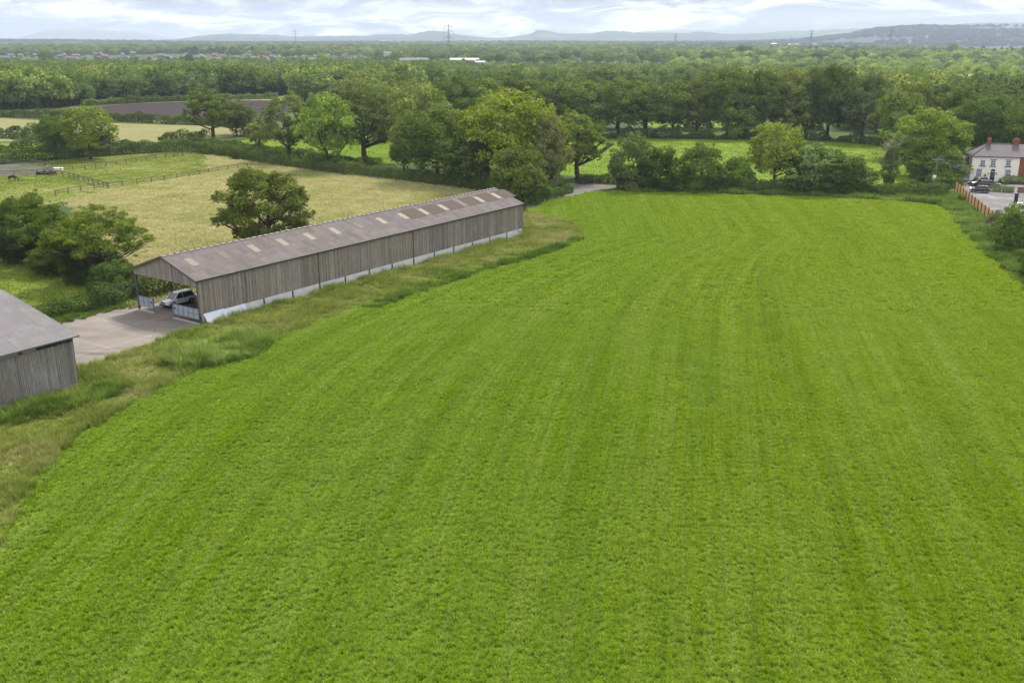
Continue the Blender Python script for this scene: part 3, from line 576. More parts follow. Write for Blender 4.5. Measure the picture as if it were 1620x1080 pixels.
# ---------------------------------------------------------------- hand-placed trees
def tree_px(name, var, x, yb, yt, wpx, color, label, group=None, **k):
    p = at(x, yb); H = height_at(p, yt); color = (color[0]*1.38, color[1]*1.2, color[2]*1.05); Wd = wpx/FPX*depth(p)
    jc = [c*random.uniform(.93, 1.08) for c in color]
    return place_tree(name, var, p, Wd*k.pop('wf', 1.0), H, jc, label, group, **k)
DG, MG, BG, OG, GG = (.048, .085, .016), (.075, .125, .02), (.15, .24, .02), (.125, .155, .04), (.10, .145, .05)
tree_px('oak_tree', 'near_oak', 428, 398, 263, 150, (.075, .11, .018), 'lone rounded oak standing right behind the long barn roof', rz=.6)
tree_px('spreading_tree', 'near_umbrella2', 52, 418, 298, 104, (.08, .125, .018), 'flat-topped spreading tree at the left edge, left of its twin', rz=2.0)
tree_px('spreading_tree', 'near_umbrella', 166, 446, 322, 128, (.095, .14, .02), 'flat-topped spreading tree with a leaning bare trunk, nearer the yard', rz=0)
for x, yb, yt, wp, lb in ((28, 415, 372, 70, 'leftmost dark hawthorn under the spreading trees'), (85, 432, 385, 75, 'dark hawthorn below the gap between the two spreading trees'), (130, 445, 392, 60, 'dark hawthorn left of the leaning bare trunk'), (185, 462, 408, 62, 'dark hawthorn beside the open end of the long barn')):
    tree_px('hawthorn_bush', 'near_bush', x, yb, yt, wp, DG, lb, cat='bush')
HT = [('round', 90, 250, 180, 54, MG, 'darker left tree of the pair in the hedge beyond the arena'), ('round2', 144, 252, 167, 74, (.13, .19, .025), 'brighter rounded right tree of the pair in the hedge beyond the arena'),
 ('ivy', 338, 224, 142, 78, (.10, .15, .03), 'ivy-trunked tree in front of the ploughed field'), ('round', 374, 214, 162, 58, MG, 'smaller tree just right of the ivy-trunked tree by the ploughed field'),
 ('ivy', 412, 241, 188, 48, OG, 'small olive tree on a thin trunk at the bright field corner'), ('open', 458, 256, 150, 92, (.085, .12, .035), 'grey-green tree with a thick ivy trunk in the meadow hedge'),
 ('ash', 518, 270, 143, 98, (.115, .18, .03), 'tall light green ash in the meadow hedge, left of the darker oak'), ('open', 577, 258, 138, 118, (.065, .10, .03), 'dark wide tree with low limbs against the bright field'),
 ('round2', 668, 268, 131, 98, (.12, .165, .045), 'tall pale grey-green tree behind the dark rounded tree'), ('round', 640, 272, 215, 40, MG, 'small bushy tree between two trunks in the meadow hedge'),
 ('big', 692, 288, 168, 118, (.06, .10, .018), 'dark rounded tree left of the big bright ash'), ('big', 808, 296, 138, 150, (.16, .25, .02), 'largest bright green domed ash above the end of the long barn'),
 ('bush2', 745, 296, 215, 95, DG, 'dark lower tree filling the gap below the bright domed ash'), ('bush2', 822, 320, 229, 92, (.085, .14, .02), 'bushy mid-green tree at the far end of the long barn'),
 ('tall', 868, 302, 176, 72, (.135, .16, .05), 'pale olive tree with seed heads beside the farm track'), ('open', 913, 284, 178, 112, (.10, .15, .025), 'broad tree with a bare dark trunk at the track bend'),
 ('bush2', 1000, 300, 211, 70, (.10, .145, .045), 'grey-green hedgerow tree right of the track end'), ('bush', 1042, 302, 232, 62, DG, 'dark rounded bushy tree right beside the grey-green hedgerow tree'),
 ('bush2', 1110, 302, 228, 74, (.08, .125, .025), 'rounded tree alone in the far hedge left of the small bush'), ('bush', 1166, 301, 247, 58, (.065, .12, .018), 'smallest bushy tree in the far hedge'),
 ('round2', 1224, 298, 193, 82, (.14, .205, .025), 'tall bright yellow-green tree in the far hedge'), ('bush2', 1282, 305, 228, 98, (.085, .14, .045), 'wide blue-green tree right of the tall yellow-green tree'),
 ('bush', 1340, 305, 244, 78, (.06, .095, .02), 'dark low tree at the right end of the hedgerow group'), ('bush', 1494, 287, 238, 56, (.065, .11, .02), 'dark bushy tree behind the near wooden pole'),
 ('big', 1462, 278, 170, 108, (.11, .19, .02), 'large bright green rounded tree left of the cream house'), ('round', 1490, 270, 190, 66, (.135, .21, .022), 'bright green tree beside the left end of the cream house'),
 ('ash', 1418, 250, 138, 88, (.10, .155, .035), 'tall grey-green tree behind the large bright rounded tree'), ('ash', 1362, 226, 112, 74, (.085, .125, .05), 'tall feathery willow beside the far wooden pole'),
 ('big', 1308, 220, 101, 92, (.04, .07, .018), 'tallest very dark tree at the end of the far tree row'), ('big', 1556, 262, 150, 110, DG, 'dark rounded tree directly behind the cream house roof'),
 ('round', 1612, 256, 158, 90, (.065, .09, .025), 'dark tree behind the right-hand chimney'), ('tall', 1512, 240, 138, 70, DG, 'dark narrow tree beyond the bright tree by the house'),
 ('round', 1440, 232, 128, 70, (.11, .16, .03), 'light green tree behind the tall grey-green tree at right'), ('bush', 1612, 402, 324, 78, (.10, .17, .03), 'bright leafy bush at the right edge below the plank fence'),
 ('bush2', 1577, 378, 334, 42, (.11, .12, .06), 'grey-brown bush at the near end of the plank fence'), ('bush', 1640, 440, 372, 60, DG, 'dark bush cut by the right edge, nearest the crop')]
for v, x, yb, yt, wp, c, lb in HT: tree_px('bush' if v.startswith('bush') and yb > 330 else 'tree', v, x, yb, yt, wp, c, lb, cat='bush' if yb > 330 else 'tree')
rowA = [(600, 222, 134, 76, 'round'), (640, 216, 128, 66, 'tall'), (722, 212, 116, 84, 'big'), (765, 210, 122, 74, 'round2'), (800, 206, 119, 84, 'big'), (845, 206, 124, 70, 'round2'), (882, 214, 128, 84, 'round2'), (926, 216, 127, 88, 'big'), (978, 216, 122, 88, 'big'), (1022, 216, 128, 72, 'round2'), (1064, 216, 126, 70, 'round'), (1102, 215, 118, 76, 'tall'), (1150, 216, 104, 86, 'big'), (1166, 219, 146, 62, 'bush2'), (1200, 216, 108, 84, 'big'), (1246, 216, 112, 74, 'round2'), (1274, 219, 120, 74, 'tall')]
placeA = ['above the bright field gap', 'left of the pale grey-green tree', 'left behind the domed ash', 'just behind the top of the domed ash', 'above the crown of the domed ash', 'at the right shoulder of the domed ash', 'above the pale olive tree', 'above the broad tree at the track bend', 'with a sunlit gap low in its crown', 'right of the sunlit gap', 'left of the bright opening under the row', 'above the bright opening under the row', 'standing highest left of the dead trunk', 'in front, left of the dead trunk', 'directly behind the dead trunk', 'right of the dead trunk', 'beside the tallest very dark tree']
for (x, yb, yt, wp, v), pl in zip(rowA, placeA):
    c = random.choice([(.068, .105, .026), (.09, .135, .03), (.06, .105, .022), (.11, .155, .045)])
    tree_px('tree', v, x, yb, yt, wp, c, 'dark green tree of the far row, '+pl, 'dark trees along the far side of the bright field')
# second line behind the far row
for i, x in enumerate(np.linspace(660, 1290, 17)):
    tree_px('tree', ['round', 'tall', 'round2'][i % 3], float(x)+random.uniform(-12, 12), 203, random.uniform(118, 146), random.uniform(50, 76), random.choice([(.06, .10, .028), (.09, .13, .04), (.10, .135, .03)]), 'dark tree half hidden behind the far row beyond the bright field', 'trees of the second line behind the far row')
# dead trunk, bare ivy tree
dt = MB(); b0 = Vector((0, 0, 0)); rg = random.Random(5)
dt.tube([b0, (.3, 0, 5), (-.2, 0, 9), (.2, 0, 13)], [.75, .6, .42, .25], 7)
for s, e in (((.1, 0, 7), (2.6, .5, 10)), ((0, 0, 9), (-1.6, 0, 14.5)), ((.1, 0, 11), (1.4, 0, 16)), ((.3, 0, 4), (3.2, 0, 3))): s, e = Vector(s), Vector(e); dt.tube([s, s.lerp(e, .5)+Vector((0, 0, .3)), e], [.3, .2, .06], 5)
tag(dt.build('dead_tree', PALEBARK, loc=at(1206, 214)), 'pale bare dead trunk standing in front of the far tree row', 'tree')
r = empty('ivy_tree', at(1405, 296)); Hh = height_at(at(1405, 296), 210); b = MB(); b.tube([(0, 0, 0), (.1, 0, Hh*.5), (0, 0, Hh*.8)], [.5, .35, .1], 7); rg = random.Random(9)
for _ in range(60):
    z = Hh*rg.uniform(.3, .8); a = rg.uniform(0, 6.28); l = rg.uniform(1.2, 3.2); d = Vector((math.cos(a), math.sin(a), rg.uniform(.1, 1.1))); s = Vector((0, 0, z)); m_ = s+d*l*.5
    b.tube([s, m_, s+d*l+Vector((0, 0, .3))], [.09, .06, .025], 4)
    for _ in range(3): q = Vector((rg.uniform(-1, 1), rg.uniform(-1, 1), rg.uniform(-.3, 1)))*l*.4; b.tube([m_, m_+q], [.04, .02], 3)
b.build('trunk', flat('grey_twigs', (.20, .17, .13), .95, .1), r)
n = 2600; z = RNG.uniform(0, 1, n); rad = (.55+1.5*np.sin(np.clip(z*3.0, 0, 3.14))**1.2*(1+.3*np.sin(z*22)))*RNG.uniform(.7, 1.1, n); a = RNG.uniform(0, 6.283, n)
P = np.stack([np.cos(a)*rad, np.sin(a)*rad, z*Hh*.72], 1); V, F, T = leaf_quads(P, np.stack([np.cos(a), np.sin(a), z*.3], 1), .32, np.clip(RNG.normal(.5, .2, n), 0, 1)); o = link('ivy', np_mesh('ivy', V, F, [LEAF], {'tint': T}), r); o.color = (.085, .115, .03, 1)
tag(r, 'half-bare grey tree with an ivy column at the right end of the bright field', 'tree')
# ---------------------------------------------------------------- woods beyond
def far_mesh(k, leafm, pre='far'):
    cm, tm = TV['%s%d' % (pre, k)]; bm = bmesh.new(); bm.from_mesh(cm)
    nf = len(bm.faces); t1 = bm.faces.layers.float.get('tint'); bm.from_mesh(tm)
    bm.faces.ensure_lookup_table()
    for f in bm.faces[nf:]: f.material_index = 1
    me = bpy.data.meshes.new('tree_%s%d_%s' % (pre, k, leafm.name)); bm.to_mesh(me); bm.free(); me.materials.append(leafm); me.materials.append(BARK); return me
SING = [far_mesh(k, LEAF) for k in range(5)]; SCON = [far_mesh(k, LEAF, 'con') for k in range(2)]
def to_px(X, Y, z=0.0): d = Y*CP+(CAMH-z)*SP; return 810+X/d*FPX, 540-((z-CAMH)*CP+Y*SP)/d*FPX
def wood_pts(poly, step, keep=1.0, jit=.42):
    X, Y = grid_points([(p.x, p.y) for p in px(*poly)], step, jit, margin_px=90); k = RNG.random(len(X)) < keep; return X[k], Y[k]
WOODS = []   # (x, y, H, colour set)
def add_wood(poly, step, keep, h0, h1, cs):
    X, Y = wood_pts(poly, step, keep)
    for x, y in zip(X, Y): WOODS.append((x, y, random.uniform(h0, h1), cs))
add_wood([(-90, 176), (60, 173), (110, 168), (230, 161), (330, 157.5), (330, 120), (-90, 120)], 8.5, .93, 11, 18, 0)
add_wood([(330, 157), (470, 150), (480, 165), (560, 170), (600, 190), (650, 190), (660, 157), (700, 150), (700, 120), (330, 120)], 8.5, .9, 11, 18, 0)
add_wood([(-90, 120), (560, 120), (560, 98), (-90, 98)], 15, .45, 7, 11, 0)
add_wood([(560, 120), (700, 120), (760, 104), (560, 98)], 12, .7, 7, 11, 0)
add_wood([(700, 155), (830, 150), (960, 148), (1090, 146), (1180, 150), (1180, 141), (840, 140), (700, 142)], 9, .75, 11, 16, 0)
add_wood([(700, 142), (835, 140), (832, 131), (960, 127), (1090, 126), (1200, 128), (1350, 128), (1350, 114), (700, 116), (700, 120)], 10, .75, 8, 13, 0)
add_wood([(700, 116), (1350, 114), (1350, 96), (760, 98)], 17, .4, 5, 9, 0)
add_wood([(700, 116), (1350, 114), (1350, 96), (760, 98)], 20, .3, 5, 9, 1)
add_wood([(1180, 168), (1330, 168), (1350, 128), (1200, 129)], 10, .7, 11, 17, 0)
add_wood([(1330, 205), (1420, 215), (1480, 212), (1520, 190), (1450, 160), (1350, 158)], 8.5, .85, 12, 18, 0)
add_wood([(1480, 222), (1720, 262), (1720, 180), (1560, 165), (1480, 180)], 9, .85, 11, 17, 3)
add_wood([(1350, 158), (1450, 160), (1560, 165), (1720, 180), (1720, 128), (1350, 128)], 12, .5, 7, 13, 1)
add_wood([(1340, 128), (1720, 128), (1720, 96), (1340, 98)], 16, .42, 8, 14, 1)
add_wood([(1060, 118), (1340, 118), (1340, 96), (1060, 96)], 16, .35, 8, 14, 1)
for x, y, H in [(1505, 91, 26), (1502, 92, 20), (510, 113, 18), (520, 112, 14), (1172, 96, 22), (1181, 96, 21), (300, 104, 15), (75, 101, 18)]:
    p = at(x, y); WOODS.append((p.x, p.y, H, 2))
# keep clear of buildings standing among the trees
CLEAR = [at(305, 127), at(1502, 158), at(1556, 156), at(1545, 262)]
WOODS = [(a, b_, c * (max(.78, 1-.3*(b_-560)/300) if b_ > 560 and k != 2 else 1), k) for a, b_, c, k in WOODS]
def visible_size(w_): return w_[2]/w_[1]
WOODS = [w_ for w_ in WOODS if all((Vector((w_[0], w_[1], 0))-Vector((c.x, c.y-8, 0))).length > 13 or w_[3] == 2 for c in CLEAR)]
WOODS.sort(key=visible_size, reverse=True)
NTREES = sum(1 for o in COL.objects if o.get('category') == 'tree'); NIND = 292-NTREES
PAL = [[(.085, .13, .024), (.135, .19, .033), (.165, .225, .038), (.21, .235, .05), (.09, .135, .042), (.22, .28, .055)], [(.21, .26, .05), (.28, .32, .05), (.16, .21, .04), (.14, .17, .055), (.34, .35, .07)], [(.03, .055, .03)], [(.055, .085, .022), (.07, .11, .026), (.085, .11, .03)]]  # second palette carries the sunlight at right in its lighter colours
KIND = ['round', 'dome-shaped', 'spreading', 'upright', 'slender']
TONE = [['dark', 'mid-green', 'fresh green', 'olive', 'blue-green', 'light green'], ['fresh green', 'yellow-green', 'mid-green', 'grey-green', 'pale yellow'], ['dark'], ['dark', 'mid-green', 'olive']]
done = 0
for x, y, H, cs in WOODS[:NIND]:
    k = random.randrange(5); ci = random.randrange(len(PAL[cs])); me = SCON[k % 2] if cs == 2 else SING[k]
    o = link('conifer' if cs == 2 else 'tree', me, loc=(x, y, 0)); wd = H*random.uniform(.75, 1.1)*(.5 if cs == 2 else 1); o.scale = (wd, wd, H); o.rotation_euler.z = random.uniform(0, 6.28); o.color = (*PAL[cs][ci], 1)
    u, v = to_px(x, y)
    if cs == 2: where = 'rising above the distant woodland'; gp = 'distant conifers'
    elif u < 330: where = 'in the wood left beyond the ploughed field'; gp = 'trees of the wood beyond the ploughed field'
    elif u < 700: where = 'in the wood behind the ivy-clad hedgerow trees'; gp = 'trees of the wood behind the hedgerow'
    elif u < 1330: where = 'in the wood beyond the dark far tree row'; gp = 'trees of the wood beyond the far tree row'
    elif cs == 3: where = 'in the wood behind the cream house'; gp = 'trees of the wood behind the house'
    else: where = 'in the parkland beyond the cream house'; gp = 'trees of the parkland at right'
    lb = '%s %s tree %s' % (TONE[cs][ci], 'conical conifer' if cs == 2 else KIND[k], where) if cs != 2 else 'dark conical conifer %s' % where
    tag(o, lb, 'tree', gp+', '+(TONE[cs][ci]+' '+KIND[k] if cs != 2 else 'conical'))
rest = WOODS[NIND:]
s0 = [src(far_mesh(k, WOODLEAF)) for k in range(5)]; s1 = [src(far_mesh(k, SUNLEAF)) for k in range(5)]; s2 = [src(far_mesh(k, CONLEAF, 'con')) for k in range(2)]
def wood_mass(lst, srcs, label):
    P = np.array([(a[0], a[1], 0) for a in lst]); H = np.array([a[2] for a in lst]); wd = H*RNG.uniform(.75, 1.1, len(H)); return scatter('woodland', P, np.stack([wd, wd, H], 1), srcs, label, 'woodland')
wood_mass([a for a in rest if a[3] != 1], s0, 'mass of dark green broadleaf woodland across the middle distance')
wood_mass([a for a in rest if a[3] == 1], s1, 'mass of pale sunlit trees in the parkland at right')
DENS = lambda u: np.where(u > 1080, .3, .85)
def far_wood(d0, d1, step, thr, srcs, label, hm=13, seed=0, xr=(-100, 1720), f=.0021):
    ys_ = np.arange(d0, d1, step); P = []
    for y in ys_:
        half = y*.62; X = np.arange(-half, half, step)+RNG.uniform(-.5, .5, int(math.ceil(2*half/step)))*step; Y = y+RNG.uniform(-.5, .5, len(X))*step
        u = 810+X/(Y*CP+CAMH*SP)*FPX; m = np.sin(X*f*2.1+seed)+np.sin(Y*f*1.3+X*f*.7+seed*2)+.8*np.sin(X*f*5.3-Y*f*2+seed)+.6*np.sin(Y*f*6.1+seed*3)
        k = (m > thr) & (RNG.random(len(X)) < DENS(u)) & ~((y < 2050) & (u < 1100) & (RNG.random(len(X)) > .25)) & (u > xr[0]) & (u < xr[1]); P.append(np.stack([X[k], Y[k], X[k]*0], 1))
    P = np.concatenate(P); H = RNG.uniform(.7, 1.25, len(P))*hm; wd = H*RNG.uniform(.9, 1.4, len(P)); scatter('woodland', P, np.stack([wd, wd, H], 1), srcs, label, 'woodland'); return len(P)
far_wood(1300, 2400, 15, -.35, s0, 'distant dark woodland belts behind the town', seed=1)
far_wood(1300, 2400, 19, .6, s1, 'pale trees between the distant woodland belts at right', seed=5, xr=(1040, 1720))
far_wood(2400, 5200, 26, -.2, s0, 'hazy dark woods on the plain below the hills', 16, seed=2, f=.0012)
far_wood(1700, 2100, 16, 1.75, s2, 'dark conifer plantations behind the town', 15, seed=4)
lh = bpy.data.objects['low_hills'].data; co = np.empty(len(lh.vertices)*3, np.float32); lh.vertices.foreach_get('co', co); co = co.reshape(-1, 3)
i_ = RNG.integers(0, len(co)-521, 16000); t_ = RNG.random((16000, 1)); u_ = RNG.random((16000, 1)); Pq = co[i_]*(1-t_)*(1-u_)+co[i_+1]*t_*(1-u_)+co[i_+520]*(1-t_)*u_+co[i_+521]*t_*u_
ok = (np.abs(co[i_][:, 0]-co[i_+1][:, 0]) < 60) & (np.sin(Pq[:, 0]*.004)+np.sin(Pq[:, 1]*.006+Pq[:, 0]*.002) > -.3); Pq = Pq[ok]; HILLL = leaf_material('hill_wood_leaves', trans=0, ramp=[(0, (.03, .045, .034)), (1, (.05, .066, .046))]); sh_ = [src(far_mesh(k, HILLL)) for k in range(3)]; Hq = RNG.uniform(12, 20, len(Pq))
scatter('woodland', Pq, np.stack([Hq*1.8, Hq*1.8, Hq], 1), sh_, 'hazy blue woods covering the low hills on the skyline', 'woodland')
# ---------------------------------------------------------------- building materials
def board_mat(name, dark, lite, warm):
    m = NT(name, .9, .1); t = m.attr('tint'); v1 = m.noise(m.pos((1, 1, .12), obj=True), 9, 5, .7); v2 = m.noise(m.pos((.35, .35, .35), obj=True), 1, 4, .6); v3 = m.noise(m.pos((1, 1, .35), obj=True), 2.2, 4, .65)
    c = m.mix(t, dark, lite); c = m.mix(m.mr(v2, .4, .65, 0, .6), c, warm); c = m.mix(m.mr(v1, .45, .75, 0, .55), c, tuple(x*.45 for x in dark)); c = m.mix(m.mr(v3, .55, .75, 0, .4), c, tuple(x*1.15 for x in lite))
    m.col(c); m.bump(v1, .5, .01); return m.mat
BOARD = board_mat('weathered_boards', (.13, .115, .10), (.34, .31, .275), (.24, .195, .16)); BOARD2 = board_mat('grey_boards', (.11, .105, .095), (.31, .30, .275), (.20, .175, .15))
def roof_mat(name, a, b_, moss, pitch=.15, ax=0, spot=None):
    m = NT(name, .92, .15); p = m.pos(obj=True); n1 = m.noise(p, .35, 6, .65, .4); n2 = m.noise(p, 4, 5, .75); n3 = m.noise(m.pos((1, .3, 1), obj=True), 1.1, 4, .6)
    s = m.n('SeparateXYZ'); m.set(s, 0, p); wv = m.math('SINE', m.math('MULTIPLY', s.outputs[ax], 2*math.pi/pitch))
    c = m.mix(n1, a, b_); c = m.mix(m.mr(n2, .48, .7, 0, .55), c, moss)
    c = m.mix(m.mr(n3, .52, .7, 0, .45), c, tuple(x*1.35 for x in b_))
    c = m.mix(m.mr(wv, -1, 0, .35, 0), c, tuple(x*.4 for x in a))
    lap = m.math('LESS_THAN', m.math('FRACT', m.math('DIVIDE', s.outputs[1-ax], 1.38)), .035); c = m.mix(m.math('MULTIPLY', lap, .4), c, tuple(x*.35 for x in a))
    sh = m.n('TexWhiteNoise', noise_dimensions='2D'); cx = m.n('CombineXYZ'); m.set(cx, 0, m.math('FLOOR', m.math('DIVIDE', s.outputs[ax], 1.02))); m.set(cx, 1, m.math('FLOOR', m.math('DIVIDE', s.outputs[1-ax], 1.38))); m.set(sh, 'Vector', cx.outputs[0])
    c = m.mix(m.mr(sh.outputs['Value'], 0, 1, 0, .28), c, spot or (.21, .19, .18))
    m.col(c); m.bump(wv, .8, .03); return m.mat
CEM = roof_mat('cement_roof_sheets', (.09, .078, .076), (.145, .125, .12), (.05, .044, .04)); CEM2 = roof_mat('old_cement_roof_sheets', (.125, .12, .125), (.175, .17, .178), (.09, .085, .08), spot=(.22, .19, .16))
RDARK = flat('dark_patch_sheets', (.075, .06, .05), .95, .1, .25, sc=3)
RLITE = flat('fibreglass_rooflight', (.115, .09, .06), .6, .3, .22, sc=1.2); RIDGEC = flat('pale_ridge_sheet', (.18, .16, .145), .9, .1, .3, sc=2)
STEEL = flat('dark_steel', (.07, .075, .08), .6, .4, .3); GUT = flat('black_gutter', (.025, .024, .025), .6, .3); RUST = flat('red_oxide_steel', (.14, .045, .035), .7, .3, .35)
PANEL = flat('white_concrete_panel', (.56, .55, .54), .85, .2, .28, sc=1.1); PANEL2 = flat('grey_concrete_panel', (.34, .31, .27), .9, .1, .3, sc=1.5); GALV = flat('galvanised_sheet', (.33, .38, .43), .5, .4, .15, .25); GALVF = flat('galvanised_tube', (.20, .22, .24), .5, .4, .1, .3)
SHEETM = flat('pale_metal_sheet', (.50, .55, .61), .5, .4, .12, .1); TIMBER = flat('timber_beam', (.10, .085, .07), .9, .1, .3)
# ---------------------------------------------------------------- long barn
B0 = at(317.7, 514); BL = (at(825.8, 371.5)-B0).length; BW = 11.3; EZ, RZ = 5.25, 7.25; NB = 14; BAY = BL/NB
barn = empty('long_barn', B0, BANG); tag(barn, 'long open-fronted barn with grey vertical boards and purple-brown cement sheet roof', 'barn')
def board_wall(name, parent, x0, x1, zlo, zhi, y, mat, bw=.155, gap=.014, th=.03, along='x', jag=.02, off=0):
    """vertical boards from x0 to x1; zlo/zhi are functions of the position"""
    m = MB(); x = x0; rg = random.Random(int(abs(x0*7+y*13+off)*10)); run = 0; base = .5
    while x < x1-.03:
        if run <= 0: run = rg.randint(3, 14); base = rg.uniform(.25, .7)
        run -= 1; w_ = min(bw, x1-x); a, b_ = zlo(x+w_/2)+rg.uniform(-jag, jag), zhi(x+w_/2); t = min(1, max(0, base+rg.gauss(0, .16)+(rg.random() < .08)*.5)); dy = rg.choice((0, .018))
        c = (x+w_/2, y+dy, (a+b_)/2) if along == 'x' else (y+dy, x+w_/2, (a+b_)/2)
        m.box(c, (w_-gap, th, b_-a) if along == 'x' else (th, w_-gap, b_-a), t=t); x += bw
    return m.build(name, mat, parent)
roofz = lambda q: EZ+(RZ-EZ)*(1-abs(q-BW/2)/(BW/2))
for k, (a, b_) in enumerate(((0, 4), (4, 8), (8, 14))):
    board_wall('board_wall', barn, a*BAY+(.1 if k else -.05), b_*BAY-.02, lambda x: 1.12, lambda x: EZ-.12, -.14, BOARD, off=k)
board_wall('gable_boards', barn, -.1, BW+.1, lambda q: EZ-.78, lambda q: roofz(min(max(q, 0), BW))-.06, -.16, BOARD, along='y', bw=.18)
board_wall('gable_boards', barn, -.1, BW+.1, lambda q: 1.15, lambda q: roofz(min(max(q, 0), BW))-.06, BL+.16, BOARD, along='y', bw=.18)
for i in range(NB+1):
    m = MB(); m.box((i*BAY, -.02, 2.5), (.20, .18, 5.0)); m.box((i*BAY, -.225, .56), (.14, .05, 1.12)); m.build('post', STEEL, barn)
    m = MB(); m.box((i*BAY, BW, 2.5), (.20, .22, 5.0)); m.build('post', STEEL, barn)
    m = MB(); m.tube([(i*BAY, .1, 4.75), (i*BAY, BW/2, 6.75), (i*BAY, BW-.1, 4.75)], .1, 4, sm=False); m.box((i*BAY, BW/2, 4.6), (.10, BW-.3, .16)); m.build('roof_truss', STEEL, barn)
for i in range(NB):
    m = MB(); m.box((i*BAY+BAY/2, -.10, .56), (BAY-.22, .12, 1.14)); m.build('concrete_panel', PANEL, barn)
for xx in (4, 8): m = MB(); m.box((xx*BAY+.03, -.175, 3.0), (.13, .05, 4.2)); m.build('cover_strip', TIMBER, barn)
sl_len = math.hypot(BW/2, RZ-EZ); sla = math.atan2(RZ-EZ, BW/2)
def slope_box(m, x0, x1, s0, s1, side, up, th, t=.5):
    """a slab on the roof slope; s measured down from the ridge"""
    def P(x, s, h):
        y = s*math.cos(sla); z = RZ-s*math.sin(sla)
        return Vector((x, BW/2-side*y-side*h*math.sin(sla), z+h*math.cos(sla)))
    b = len(m.v)
    for h in (up, up+th):
        for x, s in ((x0, s0), (x1, s0), (x1, s1), (x0, s1)): m.v.append(P(x, s, h))
    for q in ((0, 1, 2, 3), (7, 6, 5, 4), (0, 4, 5, 1), (1, 5, 6, 2), (2, 6, 7, 3), (3, 7, 4, 0)): m.face([b+i for i in (q if side < 0 else q[::-1])], t)
roof = None
for side in (1, -1):
    m = MB(); nseg = 40
    slope_box(m, -.35, BL+.3, .0, sl_len+.28, side, 0, .05); r_ = m.build('roof', CEM, barn); roof = roof or r_
    for i in range(NB):
        xc = (i+.5)*BAY-.25; m = MB(); slope_box(m, xc-.5, xc+.5, 1.5, 3.35, side, .053, .02, t=.5); m.build('rooflight', RLITE if (i*7+3) % 5 not in (0,) else flat('dull_rooflight', (.11, .092, .072), .8, .2, .2), barn)
        if i >= 8 and side > 0: m = MB(); slope_box(m, xc+.62, xc+BAY-.62, .9, 3.7, side, .053, .012); m.build('dark_roof_sheet', RDARK, barn)
m = MB(); x = -.3
while x < BL+.2:
    for side in (1, -1): slope_box(m, x, min(x+.62, BL+.25), -.02, .27, side, .075, .05)
    x += .95
m.build('ridge_cap', RIDGEC, barn)
m = MB(); slope_box(m, -.3, BL+.25, 0, .16, 1, .055, .012); slope_box(m, -.3, BL+.25, 0, .16, -1, .055, .012); m.build('ridge_strip', TIMBER, barn)
m = MB(); m.box((BL/2, -.36, EZ-.10), (BL+.6, .12, .13)); m.build('gutter', GUT, barn); m = MB(); m.box((BL/2, BW+.36, EZ-.10), (BL+.6, .12, .13)); m.build('gutter', GUT, barn)
for side in (1, -1): m = MB(); slope_box(m, -.42, -.36, -.02, sl_len+.2, side, -.12, .2); m.build('barge_board', TIMBER, barn)
m = MB(); m.tube([(BL-1.6, -.3, 1.1), (BL-.1, -.3, .05)], .05, 5); m.build('brace', STEEL, barn)
# gates at the open end
def yard_gate(y0, y1, hinge):
    g_ = MB(); w_ = y1-y0; n = 5 if w_ > 3.5 else 3
    for i in range(n): g_.box((-.02, y0+(i+.5)*w_/n, 1.22), (.02, w_/n-.06, 1.16), t=.4+.1*(i % 2))
    o = g_.build('gate_panel', GALV, barn); f = MB()
    for z in (.62, 1.22, 1.82): f.box((-.05, (y0+y1)/2, z), (.05, w_, .05 if z != 1.22 else .03))
    for i in range(n+1): f.box((-.052, y0+i*w_/n, 1.22), (.05, .05, 1.24))
    f.build('gate_frame', GALVF, o); e = MB(); yy = y0 if hinge > 0 else y1; e.box((-.05, yy, 1.0), (.14, .14, 2.0)); e.build('gate_post', GALVF, o)
    l = MB(); l.box((-.10, yy+(.35 if hinge > 0 else -.35), 1.35), (.06, .22, .14)); l.build('latch', GUT, o)
    s = MB(); s.box((-.05, (y0+y1)/2, .1), (.28, w_+.3, .12)); s.build('sill', PANEL2, o)
yard_gate(BW-2.9, BW-.15, 1); yard_gate(.15, 4.7, -1)
# leaning sheets
sh = empty('leaning_sheet', B0, BANG); tag(sh, 'pale blue-grey metal sheets leaning on the barn wall at its near corner', 'metal sheet')
for k, (x0, x1, yb, zt) in enumerate(((.35, 3.3, -1.05, 1.3), (3.1, 6.3, -.95, 1.22))):
    m = MB(); a, b_, c, d = Vector((x0, yb, .02)), Vector((x1, yb+.1, .02)), Vector((x1-.15, -.33, zt)), Vector((x0-.12, -.33, zt)); m.prism([a, b_, c, d], .03, (0, -.8, -.3)); m.build('sheet', SHEETM, sh)
# ---------------------------------------------------------------- near barn, bottom left
C0 = at(125, 615); nb_ = empty('near_barn', C0, BANG); tag(nb_, 'near barn corner at left edge, grey boards under a pale cement sheet roof', 'barn')
